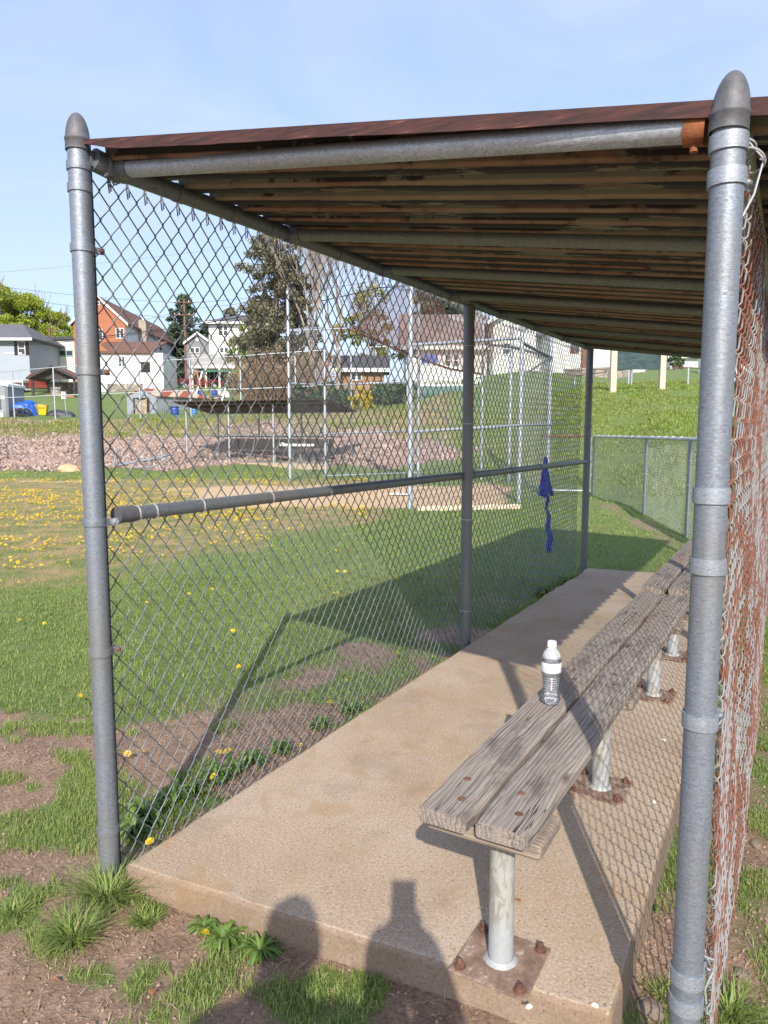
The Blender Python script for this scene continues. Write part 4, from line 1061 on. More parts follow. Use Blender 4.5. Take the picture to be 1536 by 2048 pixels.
# ------------------------------------------------------------------ dugout across the field
def make_far_dugout():
    p, q = ab(-8.34, 30.81), ab(-2.94, 28.77); d = q-p; rot = math.atan2(d.y, d.x); z = gz(p.x, p.y)
    t = thing('dugout', 'far dugout across the infield with a dark corrugated roof', 'dugout', (p.x, p.y, min(z, .1)), rot)
    L = d.length; g = M['galv']; D = 2.0
    mb = MB(); mb.box(-.1, L+.8, -.1, D+.1, -.3, .16); mb.build('slab', M['concrete'], t)
    for x in (0, L*.36, L*.72, L+.7):
        mb = MB(); mb.tube([(x, 0, 0), (x, 0, 2.5)], .035, 12); mb.build('post', M['galv_light'], t)
        mb = MB(); mb.tube([(x+.25, D, 0), (x+.25, D, 2.2)], .035, 12); mb.build('post', M['galv_dark'], t)
    for y, z0, r in ((0, 1.25, .024), (D, 1.2, .024), (0, .18, .02)):
        mb = MB(); mb.tube([(0, y, z0), (L+.7, y, z0)], r, 8); mb.build('rail', g, t)
    n = 46; vs = []; fs = []
    for k in range(n*2+1):
        x = -.35+(L+1.5)*k/(2*n); dz = .03 if k % 2 else -.03
        vs += [(x, -.35, 2.66+dz), (x, D+.35, 2.24+dz)]
    for k in range(2*n): fs.append((2*k, 2*k+2, 2*k+3, 2*k+1))
    mb = MB(); mb.add(vs, fs, False); o = mb.build('roof_sheet', M['roof_far'], t); so = o.modifiers.new('t', 'SOLIDIFY'); so.thickness = .012
    for y, zz in ((0, 2.54), (D, 2.22)):
        mb = MB(); mb.tube([(-.1, y, zz), (L+.8, y, zz)], .03, 8); mb.build('roof_beam', M['galv_dark'], t)
    Mx = Matrix.Translation(t.location) @ Matrix.Rotation(rot, 4, 'Z')
    def W3(x, y, zz): return Mx @ Vector((x, y, zz))
    for y, z0, z1 in ((0, .15, 2.4), (D, .15, 2.1)):
        o = net('chain_link', M['wire_far'] if y == 0 else M['wire'], None, W3(0, y, z0), W3(L+.7, y, z0), W3(0, y, z1), W3(L+.7, y, z1), .055, .11, .002 if y == 0 else .0035)
        o.parent = t; o.matrix_parent_inverse = Mx.inverted()
    b = thing('bench', 'distant long dark plank bench inside the far dugout', 'bench', W3(.9, 1.1, .16), rot)
    mb = MB(); mb.box(0, 5.2, -.2, .2, .43, .48); mb.build('plank', M['wood'], b)
    mb = MB(); mb.box(0, 5.2, .42, .46, .55, .95); mb.build('shade_board', M['wood_dark'], b)  # dark board standing in for the shadowed mesh behind the bench
    for x in (.3, 1.5, 2.7, 3.9, 5.0):
        mb = MB(); mb.tube([(x, 0, 0), (x, 0, .43)], .035, 10); mb.build('leg', M['leg'], b); mb = MB(); mb.tube([(x, .15, .3), (x, .40, .93)], .02, 8); mb.build('back_strut', M['galv_dark'], b)
    mb = MB(); mb.box(0, 1.35, -.02, .02, 0, .10); mb.box(-.22, 0, -.02, .02, .0, .14); o = mb.build('white_board', M['white']); o.location = W3(4.25, .75, .82); o.rotation_euler.z = rot; tag(o, 'white board propped above the bench of the far dugout', 'board')
M['roof_far'] = flat('far_rusted_roof', (.10,.06,.04), .85, 0, .5, 3.)
M['wood_dark'] = flat('dark_wood', (.05,.042,.038), .85, 0, .3, 4.)
make_far_dugout()

# ------------------------------------------------------------------ tall boundary fence on the crest of the bank
def make_tall_fence():
    us = [(-40, 747, 797, 44), (24, 742, 795, 43.5), (106, 735, 791, 43), (196, 729, 788, 43), (277, 724, 785, 43), (379, 718, 781, 43), (480, 712, 778, 43), (590, 704, 774, 43), (702, 697, 768, 43), (815, 690, 762, 43)]
    c = G(at(277, 840, 43)); t = thing('boundary_fence', 'tall galvanised chain link fence along the crest of the bank', 'fence', c)
    tops = []
    for u, vt, vm, b in us:
        p = at(u, vt, b); m = at(u, vm, b); gnd = gz(p.x, p.y); tops.append((p, m, gnd))
        pipe(t, 'post', [(p.x, p.y, gnd-.3), p], .045, M['galv_light'])
    for (p, m, g0), (q, n, g1) in zip(tops, tops[1:]):
        pipe(t, 'rail', [p, q], .026, M['galv_light']); pipe(t, 'rail', [m, n], .026, M['galv_light'])
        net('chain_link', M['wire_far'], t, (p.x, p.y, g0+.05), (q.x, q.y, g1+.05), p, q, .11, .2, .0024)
make_tall_fence()

# ------------------------------------------------------------------ buildings
def siding(name, col, pitch=.16, rough=.6, var=.06, depth=.4):
    m = NT(name); v = m.co(); w = m.wave(v, .314/pitch, 0, 1, 'Z', 'SAW')
    c = lin(col) if isinstance(col, str) else col; n = m.noise(v, 1.2, 4)
    b = m.ramp(n, [(.3, tuple(x*(1-var) for x in c)), (.7, tuple(min(1, x*(1+var)) for x in c))])
    b = m.mix(m.ramp(w, [(.0, .55), (.14, 0.)]), b, tuple(x*.5 for x in c))
    m.set(Base_Color=b, Roughness=rough); m.bump(w, depth, .02); return m.m
def brick(name, c1, c2, mortar, scale=4.):
    m = NT(name); n = m.n.new('ShaderNodeTexBrick'); v = m.co(rot=(R(90), 0, 0)); m.link(v, n.inputs['Vector'])
    n.inputs['Color1'].default_value = (*c1, 1); n.inputs['Color2'].default_value = (*c2, 1); n.inputs['Mortar'].default_value = (*mortar, 1)
    n.inputs['Scale'].default_value = scale; n.inputs['Mortar Size'].default_value = .012
    nn = m.noise(m.co(), 1.2, 4); c = m.mix(m.ramp(nn, [(.4, 0.), (.75, .35)]), n.outputs[0], tuple(x*.6 for x in c1))
    m.set(Base_Color=c, Roughness=.85); return m.m
def shingle(name, col, var=.3):
    m = NT(name); v = m.co(); n = m.noise(v, 14, 4, .7); n2 = m.noise(v, .8, 4); c = col
    b = m.ramp(n, [(.3, tuple(x*(1-var) for x in c)), (.7, tuple(x*(1+var) for x in c))]); b = m.mix(m.ramp(n2, [(.45, 0.), (.75, .4)]), b, tuple(x*.55 for x in c))
    m.set(Base_Color=b, Roughness=.9); m.bump(n, .4, .02); return m.m
M['sid_white'] = siding('white_siding', (.74,.74,.72)); M['sid_blue'] = siding('pale_grey_siding', (.36,.40,.47)); M['sid_grey'] = siding('slate_siding', (.22,.22,.25))
M['stucco'] = flat('white_stucco', (.76,.74,.68), .85, 0, .08, 1.5)
M['brick'] = brick('orange_brick', (.42,.155,.075), (.36,.125,.065), (.40,.22,.14))
M['brick_tan'] = brick('tan_brick', (.34,.20,.11), (.27,.155,.085), (.32,.23,.16))
M['sh_grey'] = shingle('grey_shingle', (.13,.13,.14)); M['sh_brown'] = shingle('brown_shingle', (.17,.085,.06)); M['sh_dark'] = shingle('dark_shingle', (.07,.07,.075)); M['sh_red'] = shingle('reddish_shingle', (.27,.225,.21), .2)
M['glass'] = flat('window_glass', (.05,.06,.075), .08, 0, .3, .8); M['trim'] = flat('white_trim', (.78,.78,.78), .6, 0, .05); M['dark'] = flat('dark_interior', (.02,.02,.02), .9)
M['stone'] = None
def mk_stone():
    m = NT('field_stone_wall'); v = m.co(); d = m.vor(v, 2.6, 'DISTANCE_TO_EDGE'); c = m.vor(v, 2.6, 'F1', 'Color'); sp = m.n.new('ShaderNodeSeparateColor'); m.link(c, sp.inputs[0])
    b = m.ramp(sp.outputs[0], [(0, (.20,.17,.14)), (.5, (.34,.30,.26)), (1, (.46,.42,.37))]); b = m.mix(m.ramp(d, [(.02, 1.), (.07, 0.)]), b, (.12,.10,.09))
    m.set(Base_Color=b, Roughness=.9); m.bump(d, .6, .05); return m.m
M['stone'] = mk_stone()
class House:
    def __init__(s, name, label, cat, loc, W, D, H, extra=0., base=-1.5):
        s.t = thing(name, label, cat, loc, YAW+extra); s.W, s.D, s.H = W, D, H; s.b = base
    def box(s, name, m, x0, x1, y0, y1, z0, z1, label=None, parent=None):
        return MB().box(x0, x1, y0, y1, z0, z1).build(name, m, parent or s.t, label)
    def walls(s, m, gable=None, rise=0., label=None):
        W, D, H = s.W, s.D, s.H; mb = MB()
        if gable == 'y': mb.prism([(0, s.b), (W, s.b), (W, H), (W/2, H+rise), (0, H)], 'y', 0, D)
        elif gable == 'x': mb.prism([(0, s.b), (D, s.b), (D, H), (D/2, H+rise), (0, H)], 'x', 0, W)
        else: mb.box(0, W, 0, D, s.b, H)
        return mb.build('wall', m, s.t, label)
    def roof(s, m, kind, rise, ov=.4, th=.16, inset=None, trim=True):
        W, D, H = s.W, s.D, s.H; mb = MB()
        if kind == 'y':
            k = rise/(W/2); mb.prism([(-ov, H-ov*k+.02), (W/2, H+rise+.02), (W+ov, H-ov*k+.02), (W+ov, H-ov*k+th), (W/2, H+rise+th), (-ov, H-ov*k+th)], 'y', -ov, D+ov)
        elif kind == 'x':
            k = rise/(D/2); mb.prism([(-ov, H-ov*k+.02), (D/2, H+rise+.02), (D+ov, H-ov*k+.02), (D+ov, H-ov*k+th), (D/2, H+rise+th), (-ov, H-ov*k+th)], 'x', -ov, W+ov)
        elif kind == 'hip':
            i = inset or D/2
            vs = [(-ov, -ov, H), (W+ov, -ov, H), (W+ov, D+ov, H), (-ov, D+ov, H), (-ov, -ov, H+th), (W+ov, -ov, H+th), (W+ov, D+ov, H+th), (-ov, D+ov, H+th), (i, D/2, H+rise), (W-i, D/2, H+rise)]
            mb.add(vs, [(0,1,2,3), (0,4,5,1), (1,5,6,2), (2,6,7,3), (3,7,4,0), (4,8,9,5), (5,9,6), (6,9,8,7), (7,8,4)])
        elif kind == 'flat': mb.box(-ov, W+ov, -ov, D+ov, H, H+th)
        o = mb.build('roof', m, s.t)
        if trim and kind in 'xy':
            for y in ((-ov-.03, -ov) if kind == 'y' else (),):
                if kind == 'y':
                    k = rise/(W/2); t = MB(); t.prism([(-ov, H-ov*k-.08), (W/2, H+rise-.08), (W+ov, H-ov*k-.08), (W+ov, H-ov*k+th+.02), (W/2, H+rise+th+.02), (-ov, H-ov*k+th+.02)], 'y', -ov-.04, -ov-.002); t.build('fascia', M['trim'], o)
            if kind == 'x': MB().box(-ov, W+ov, -ov-.04, -ov-.003, H-ov*rise/(D/2)-.12, H-ov*rise/(D/2)+th).build('fascia', M['trim'], o)
        if kind == 'hip': MB().box(-ov-.01, W+ov+.01, -ov-.05, -ov-.003, H-.1, H+th-.01).build('fascia', M['trim'], o)
        s.ro = o; return o
    def win(s, x, z, w, h, face='front', shutters=None, sash=2, frame='trim', pane='glass'):
        mb = MB(); pn = MB()
        def b(m, x0, x1, z0, z1, d0, d1):
            if face == 'front': m.box(x0, x1, -d1, -d0, z0, z1)
            elif face == 'right': m.box(s.W+d0, s.W+d1, x0, x1, z0, z1)
        t = max(.06, w*.08)
        b(mb, x-t, x+w+t, z-t, z, .002, .07); b(mb, x-t, x+w+t, z+h, z+h+t, .002, .07); b(mb, x-t, x, z, z+h, .002, .07); b(mb, x+w, x+w+t, z, z+h, .002, .07)
        if sash == 2: b(mb, x, x+w, z+h/2-.03, z+h/2+.03, .002, .055)
        if sash == 3: b(mb, x+w/2-.06, x+w/2+.06, z, z+h, .002, .055)
        f = mb.build('window', M[frame], s.t); b(pn, x+.002, x+w-.002, z+.002, z+h-.002, .004, .03); pn.build('pane', M[pane], f)
        if shutters:
            for x0 in (x-t-.38, x+w+t+.03):
                q = MB(); b(q, x0, x0+.35, z-.05, z+h+.05, .002, .05); q.build('shutter', M[shutters], s.t)
        return f
def at_g(u, b):                                         # ground point in that direction
    p = at(u, 866, b); return Vector((p.x, p.y, gz(p.x, p.y)))
def place(u, b, vbase=None):
    p = at(u, vbase, b) if vbase else at_g(u, b)
    if vbase: p.z = max(p.z, gz(p.x, p.y)-.03)
    return p
def make_houses():
    # pale grey house at the far left
    s = 75/1459; p = place(-150, 75, 798)
    h = House('house', 'pale grey sided house with grey hip roof at the far left', 'house', p, (62+150)*s, 7, (798-700)*s); h.walls(M['sid_blue']); h.roof(M['sh_grey'], 'hip', 2.1, .7, inset=2.2)
    h.win((42+150)*s, (798-728)*s, .62, 1.25, shutters='dark', sash=2); h.box('lintel', M['trim'], 8.4, 10.2, -.04, -.003, 4.9-1.2, 4.9-1.1)
    po = thing('porch_roof', 'white slatted porch awning in front of the pale grey house', 'awning', place(-60, 69, 770), YAW)
    mb = MB()
    mb.box(0, 5.0, 0, 1.6, .25, .42); mb.build('awning', M['trim'], po)
    for x in (.6, 4.9):
        mb = MB(); mb.tube([(x, .1, -1.8), (x, .1, .25)], .05, 8); mb.build('awning_post', M['trim'], po)
    # long white flat roofed building
    s = 82/1459; p = place(62, 82, 800); h = House('house', 'long white flat roofed building behind the open carport', 'building', p, 153*s, 6, (800-707)*s); h.walls(M['stucco']); h.roof(M['sh_dark'], 'flat', 0, .3, .3)
    h.win(17*s, 55*s, 10*s, 17*s, frame='frame_green'); h.win(62*s, 62*s, 25*s, 9*s, sash=3, frame='frame_green'); h.win(24*s, 14*s, 11*s, 15*s, frame='frame_green'); h.win(120*s, 45*s, 14*s, 20*s)
    # carport
    s = 66/1459; p = place(60, 66, 795); t = thing('carport', 'open brown gabled carport with stone piers', 'carport', p, YAW+.12)
    W = 92*s; Hh = 37*s; rise = 23*s; D = 4.6
    k = rise/(W/2); mb = MB(); mb.prism([(-.1, Hh-.05), (W/2, Hh+rise), (W+.1, Hh-.05), (W+.1, Hh+.10), (W/2, Hh+rise+.15), (-.1, Hh+.10)], 'y', -.3, D+.3); mb.build('roof', M['sh_brown'], t)
    mb = MB(); mb.prism([(.1, Hh+.0), (W-.1, Hh+.0), (W/2, Hh+rise-.1)], 'y', .3, .38); mb.build('gable', M['wood_dark'], t)
    mb = MB(); mb.prism([(-.15, Hh-.12), (W/2, Hh+rise-.06), (W+.15, Hh-.12), (W+.15, Hh+.10), (W/2, Hh+rise+.17), (-.15, Hh+.10)], 'y', -.36, -.302); mb.build('fascia', M['wood_dark'], t)
    for x in (.25, W-.3):
        for y in (0., D-.2):
            MB().box(x-.09, x+.09, y, y+.18, -1, Hh).build('post', M['wood_dark'], t)
    MB().box(W*.42, W*.62, .2, .7, -1, .95).build('pier', M['stone'], t); MB().box(.3, W-.3, D-.3, D, -1, Hh).build('back_wall', M['stone'], t); MB().box(W*.3, W*.9, .25, .55, -.8, .28).build('low_wall', M['brick'], t)
    # big brick fronted white house, gable towards the field
    b = 78; s = b/1459; p = place(154, b, 800); h = House('house', 'tall brick fronted house with white sided flank and brown roof', 'house', p, 102*s, 24, (800-672)*s, .02)
    h.D = 22; h.walls(M['sid_white2'], 'y', 47*s, 'white sided wall'); MB().prism([(0, -1), (h.W, -1), (h.W, h.H), (h.W/2, h.H+47*s), (0, h.H)], 'y', -.09, -.003).build('brick_front', M['brick'], h.t, 'orange brick gable front')
    h.roof(M['sh_brown'], 'y', 47*s, .35, .2)
    for (u, v, w_, h_) in ((196, 704, 14, 20), (238, 700, 14, 18)):
        f = h.win((u-154)*s, (800-v-2)*s, w_*s, h_*s, sash=3); f.location.y -= .09
    f = h.win((203-154)*s, (800-638)*s, 4*s, 5*s, sash=0); f.location.y -= .09
    h.win(5.0, (800-702)*s, 1.2, 22*s, 'right'); h.win(12, (800-700)*s, 1.2, 22*s, 'right')
    c = MB(); c.box(h.W+.05, h.W+.85, 4.2, 5.0, -1, (800-655)*s); ch = c.build('chimney', M['chim'], h.t); MB().tube([(h.W+.45, 4.6, 145*s), (h.W+.45, 4.6, 150*s)], .14, 10).build('flue', M['trim'], ch)
    b = 73; s = b/1459; p = place(186, b, 800); h = House('house_annex', 'low white annex with brown roof before the brick house', 'annex', p, 142*s, 4.8, (800-722)*s); h.walls(M['sid_white2'])
    mb = MB(); Hh = h.H; W = h.W; mb.prism([(-.3, Hh-.05), (4.6, Hh+30*s), (4.6, Hh+30*s+.15), (-.3, Hh+.12)], 'x', -.3, 124*s); mb.build('roof', M['sh_brown'], h.t)
    MB().prism([(0, Hh), (38*s, Hh), (8*s, Hh+26*s), (0, Hh+24*s)], 'y', -.02, .25).build('gable', M['brick'], h.t)
    h.win(55*s, 52*s, 11*s, 19*s, sash=3); h.box('opening', M['dark'], 98*s, 116*s, -.02, -.004, 40*s, 60*s); h.box('foundation', M['stone'], 30*s, 100*s, -.08, -.003, -1, 18*s)
    # small slate gable house
    b = 88; s = b/1459; p = place(376, b, 800); h = House('house', 'small slate grey gabled house between brick house and white house', 'house', p, 46*s, 8, (800-714)*s); h.walls(M['sid_grey'], 'y', 17*s); h.roof(M['sh_grey'], 'y', 17*s, .3, .18)
    MB().tube([(22*s, -.06, 92*s), (22*s, -.004, 92*s)], 3.6*s, 18).build('round_vent', M['trim'], h.t); h.win(8*s, 66*s, 7*s, 9*s, sash=0); h.win(18*s, 66*s, 7*s, 9*s, sash=0)
    # white house with grey hip roof and its deck
    b = 85; s = b/1459; p = place(421, b, 800); h = House('house', 'white house with grey hip roof behind a timber deck', 'house', p, 118*s, 8, (800-677)*s); h.walls(M['sid_white']); h.roof(M['sh_grey'], 'hip', 27*s, .6, inset=2.6)
    h.win(20*s, 100*s, 7*s, 19*s); h.win(30*s, 100*s, 7*s, 19*s); h.win(22*s, 67*s, 6*s, 9*s, sash=0); h.win(31*s, 67*s, 6*s, 9*s, sash=0)
    b = 78; s = b/1459; p = place(384, b, 800); t = thing('deck', 'grey timber deck with slatted railing below the white house', 'deck', p, YAW)
    MB().box(0, 138*s, 0, 4, 38*s, 43*s).build('floor', M['trim'], t); MB().box(0, 138*s, .2, .25, 45*s, 66*s).build('railing', M['deckgrey'], t)
    for k in range(6): MB().box(k*27*s, k*27*s+.18, .02, .18, -1, 38*s).build('post', M['trim'], t)
    MB().box(.3, 137*s, 3.6, 3.9, -1, 38*s).build('back_wall', M['dark'], t)
    # tan brick building with dark roof
    b = 52; s = b/1459; p = place(676, b, 785); h = House('outbuilding', 'tan brick outbuilding with dark roof and one white framed window', 'building', p, 92*s, 4, (785-737)*s); h.walls(M['brick_tan']); h.roof(M['sh_dark'], 'x', 26*s, .4, .15)
    h.win(28*s, 46*s-(742-731+6)*s-4*s, 18*s, 12*s, sash=3)
    # house with the reddish roof
    b = 58; s = b/1459; p = place(812, b, 775); h = House('house', 'low pale house with faded brown roof behind the backstop', 'house', p, 160*s, 7, (775-690)*s); h.walls(M['sid_white']); h.roof(M['sh_red'], 'x', 66*s, .5, .18)
    h.win(78*s, 42*s, 9*s, 22*s); h.win(94*s, 42*s, 9*s, 22*s); h.box('blue_panel', M['tarp'], 30*s, 62*s, -.07, -.004, 48*s, 64*s)
    # big white house on the right
    b = 56; s = b/1459; p = place(985, b, 765); h = House('house', 'large white gabled house above the green slope', 'house', p, 130*s, 9, (765-660)*s); h.walls(M['sid_white'], 'y', 34*s); h.roof(M['trim2'], 'y', 34*s, .5, .2)
    h.win(62*s, 86*s, 14*s, 14*s, sash=3); h.win(20*s, 40*s, 12*s, 20*s)
    mb = MB(); mb.prism([(-1.6, 68*s), (.4, 76*s), (.4, 78.5*s), (-1.6, 71*s)], 'x', 84*s, 152*s); mb.build('porch_roof', M['sh_dark'], h.t)
    b = 53; s = b/1459; p = place(1098, b, 762); h = House('house_wing', 'white side wing with small brown window beside the large white house', 'house', p, 190*s, 7, (762-655)*s); h.walls(M['sid_white']); h.roof(M['sh_grey'], 'x', 40*s, .4, .18)
    h.win(42*s, 40*s, 14*s, 15*s, sash=3, frame='brownf'); h.box('door', M['brownf'], 62*s, 78*s, -.06, -.004, 10*s, 58*s)
    b = 70; s = b/1459; p = place(1340, b, 745); h = House('house', 'small white house on the hill seen under the roof edge', 'house', p, 70*s, 6, 30*s); h.walls(M['sid_white']); h.roof(M['sh_grey'], 'x', 30*s, .4)
    h.win(20*s, 10*s, 8*s, 12*s)
    b = 40; s = b/1459; p = place(1440, b, 790); h = House('trailer', 'long white sided trailer seen through the rear mesh', 'trailer', p, 230*s, 3, 62*s); h.walls(M['sid_white']); h.roof(M['sh_grey'], 'flat', 0, .1, .12); h.win(30*s, 28*s, 20*s, 16*s, sash=3); h.win(90*s, 28*s, 20*s, 16*s, sash=3)
for k, c in (('frame_green', (.32,.45,.42)), ('chim', (.36,.30,.25)), ('deckgrey', (.36,.35,.36)), ('trim2', (.55,.55,.56)), ('brownf', (.16,.07,.04)), ('tarp', (.012,.10,.52))):
    M[k] = flat({'tarp': 'blue_tarpaulin', 'chim': 'chimney_render', 'deckgrey': 'grey_deck_boards', 'trim2': 'pale_roof', 'brownf': 'brown_paint', 'frame_green': 'green_window_frame'}[k], c, .45 if k == 'tarp' else .7, 0, .25, 2.)
M['sid_white2'] = siding('white_block_siding', (.68,.68,.70), .4, .7, .1)
make_houses()

# ------------------------------------------------------------------ yard things
def truck(label, loc, rot, col):
    t = thing('pickup_truck', label, 'truck', loc, rot); L = 5.3; w = .95
    prof = [(0, .55), (0, 1.05), (.1, 1.12), (1.9, 1.14), (1.95, 1.2), (1.95, 1.12), (3.75, 1.12), (5.1, 1.0), (5.28, .85), (5.3, .5), (4.75, .45), (4.7, .6), (4.55, .80), (4.3, .86), (4.05, .80), (3.9, .6), (3.85, .45), (1.65, .45), (1.6, .6), (1.45, .80), (1.2, .86), (.95, .80), (.8, .6), (.75, .5)]
    m = NT('truck_paint'); m.set(Base_Color=col, Roughness=.25, Metallic=.2, Coat_Weight=.5); pm = m.m
    MB().prism(prof, 'y', -w, w).build('body', pm, t, bevel=.03)
    cab = [(1.95, 1.121), (3.75, 1.121), (3.25, 1.82), (2.15, 1.86), (2.0, 1.75)]
    MB().prism(cab, 'y', -w+.12, w-.12).build('cab', pm, t, bevel=.04)
    for s in (-1, 1):
        y0, y1 = sorted((s*(w-.118), s*(w-.085)))
        MB().prism([(2.12, 1.2), (2.75, 1.2), (2.75, 1.76), (2.2, 1.76)], 'y', y0, y1).build('side_window', M['glass'], t); MB().prism([(2.83, 1.2), (3.5, 1.2), (3.15, 1.74), (2.83, 1.76)], 'y', y0, y1).build('side_window', M['glass'], t)
        MB().box(-.03, .0, s*(w-.12)-.07, s*(w-.12)+.07, .75, 1.05).build('tail_light', M['red'], t)
        for x in (1.2, 4.3):
            wh = MB().tube([(x, s*(w-.22), .38), (x, s*(w-.0), .38)], .38, 20).build('wheel', M['tyre'], t); MB().tube([(x, s*(w-.04), .38), (x, s*(w+.012), .38)], .21, 14).build('rim', M['galv_light'], wh)
    MB().prism([(-.12, .48), (-.02, .48), (-.02, .66), (-.12, .66)], 'y', -w, w).build('bumper', M['galv'], t)
    MB().box(1.955, 1.99, -w+.2, w-.2, 1.25, 1.72).build('rear_window', M['glass'], t)
    return t
M['tyre'] = flat('rubber_tyre', (.018,.018,.02), .8); M['red'] = flat('red_plastic', (.5,.02,.02), .3)
def lump(name, label, cat, loc, sx, sy, sz, mat, seed, sub=5, rough=.28):
    bm = bmesh.new(); bmesh.ops.create_icosphere(bm, subdivisions=sub, radius=1.)
    for v in bm.verts:
        n = mnoise.noise(v.co*1.3+Vector((seed, 0, 0)))*rough+mnoise.noise(v.co*Vector((3, 3, 1.2))+Vector((seed*3, 0, 0)) if False else Vector((v.co.x*4, v.co.y*4, v.co.z*1.2+seed)))*rough*.4
        v.co *= 1+n; v.co.z = max(v.co.z, -.25)
        e = .75; v.co.x = math.copysign(abs(v.co.x)**e, v.co.x); v.co.y = math.copysign(abs(v.co.y)**e, v.co.y)
    me = bpy.data.meshes.new(name); bm.to_mesh(me); bm.free(); me.materials.append(mat)
    for p in me.polygons: p.use_smooth = True
    o = bpy.data.objects.new(name, me); COL.objects.link(o); o.location = loc; o.scale = (sx, sy, sz); o.rotation_euler.z = YAW; return tag(o, label, cat)
def barrel(label, loc, r, h, mat, lid=None, name='barrel', cat='barrel'):
    t = thing(name, label, cat, loc)
    MB().lathe([(.001, 0), (r*.9, 0), (r*.92, .03), (r, h*.33), (r*1.03, h*.35), (r, h*.38), (r, h*.66), (r*1.03, h*.68), (r, h*.71), (r*.95, h*.97), (r*.9, h), (.001, h)], (0,0,0), 20).build('drum', mat, t)
    MB().lathe([(r*1.06, h*.93), (r*1.09, h*.95), (r*1.09, h*1.02), (r*.9, h*1.05), (.001, h*1.06)], (0,0,0), 20).build('lid', lid or mat, t)
def make_yard():
    truck('dark red pickup truck parked beside the pale grey house', place(14, 70, 797), YAW+.45, (.24,.03,.022))
    truck('bright red pickup truck behind the swing set', place(346, 79, 796), YAW+.35, (.22,.018,.018))
    # grey utility trailer / bin shed at the left edge
    b = 46; s = b/1459; p = place(-40, b, 846); h = House('shed', 'grey box shed with a white sloped roof at the left picture edge', 'shed', p, 60*s, 2., 62*s); h.walls(M['sid_blue2'])
    mb = MB(); mb.prism([(-.2, h.H+.55), (60*s+.08, h.H-.05), (60*s+.08, h.H+.1), (-.2, h.H+.7)], 'y', -.15, 2.1); mb.build('roof', M['trim'], h.t); h.box('notice', M['trim'], 44*s, 53*s, -.03, -.004, 36*s, 42*s); h.box('corner_post', M['galv_dark'], 54*s, 60*s, -.05, -.003, 0, h.H)
    lump('tarp_heap', 'blue tarpaulin thrown over a heap beside the grey shed', 'tarp', place(50, 47, 838), 1.05, .8, 1.0, M['tarp'], 3)
    for i, (u, b) in enumerate(((30, 46.2), (42, 46.1), (54, 46.))):
        p = place(u, b, 845); t = thing('tyre', ('black tyre under the tarp, nearest the grey shed', 'black tyre under the tarp, middle of the three', 'black tyre under the tarp, nearest the yellow bin')[i], 'tyre', p, YAW)
        mb = MB(); mb.lathe([(.12, -.09), (.22, -.10), (.27, -.07), (.28, 0), (.27, .07), (.22, .10), (.12, .09), (.12, -.09)], (0,0,0), 20); o = mb.build('tread', M['tyre'], t); o.rotation_euler = (R(90), 0, .2); o.location = (0, 0, .28)
    # yellow bin
    p = place(86, 46.5, 844); t = thing('bin', 'bright yellow tapered bin with a lid beside the blue tarp', 'bin', p, YAW+.2)
    M['yellow'] = flat('yellow_plastic', (.72,.50,.01), .4, 0, .08)
    vs = [(-.24,-.2,0), (.24,-.2,0), (.24,.2,0), (-.24,.2,0), (-.33,-.28,.58), (.33,-.28,.58), (.33,.28,.58), (-.33,.28,.58)]
    MB().add(vs, [(0,3,2,1), (4,5,6,7), (0,1,5,4), (1,2,6,5), (2,3,7,6), (3,0,4,7)]).build('bin_body', M['yellow'], t, bevel=.03); MB().box(-.37, .37, -.32, .32, .581, .66).build('lid', M['yellow'], t, bevel=.03); MB().tube([(-.2, -.34, .5), (.2, -.34, .5)], .02, 8).build('handle', M['yellow'], t)
    lump('tarp_heap', 'low dark grey tarpaulin heap right of the yellow bin', 'tarp', place(122, 47, 846), .9, .6, .42, flat('dark_tarpaulin', (.035,.04,.05), .5), 9)
    b_ = barrel('white bucket at the foot of the grey shed', place(4, 45.2, 846), .2, .42, M['white'], name='bucket', cat='bucket')
    p = place(131, 44.5, 843); t = thing('notice_sign', 'small white notice on a leaning post by the boundary fence', 'sign', p, YAW)
    MB().tube([(.12, 0, -.2), (-.02, 0, 1.55)], .03, 8).build('post', M['galv_light'], t); sg = MB().box(-.16, .14, -.05, -.03, 1.15, 1.58).build('panel', M['white'], t)
    for i, (z, w, m) in enumerate(((1.47, .10, 'red'), (1.38, .11, 'dark'), (1.31, .08, 'dark'), (1.24, .10, 'dark'))): MB().box(-w, w-.02, -.054, -.051, z, z+.03).build('printed_line', M[m], sg)
    # corrugated garden shed with rusty roof
    b = 49; s = b/1459; p = place(255, b, 840); t = thing('shed', 'low corrugated metal shed with a rust striped roof and cloth in its doorway', 'shed', p, YAW)
    W = 58*s; D = 5.; Hh = 38*s; rise = 13*s; dx = 70*s
    m = NT('corrugated_metal'); v = m.co(); w = m.wave(v, 3.2, 0, 1, 'X'); m.set(Base_Color=m.ramp(m.noise(v, 2, 4), [(.3, (.27,.30,.35)), (.7, (.38,.41,.46))]), Roughness=.5, Metallic=.2); m.bump(w, .6, .04); cm = m.m
    m = NT('rust_striped_roof'); v = m.co(); w = m.wave(v, .33, .6, 1, 'X'); m.set(Base_Color=m.mix(m.ramp(w, [(.45, 0.), (.55, 1.)]), (.55,.42,.32), (.30,.09,.05)), Roughness=.8); rm = m.m
    # the long side runs away to the right
    vs = [(0,0,-.6), (W,0,-.6), (W,0,Hh), (W/2,0,Hh+rise), (0,0,Hh)]; bk = [(x+dx, y+3.2, z) for x, y, z in vs]
    MB().add(vs+bk, [(0,1,2,3,4), (5,9,8,7,6), (1,6,7,2), (0,4,9,5)]).build('wall', cm, t)
    mb = MB(); o_ = .12
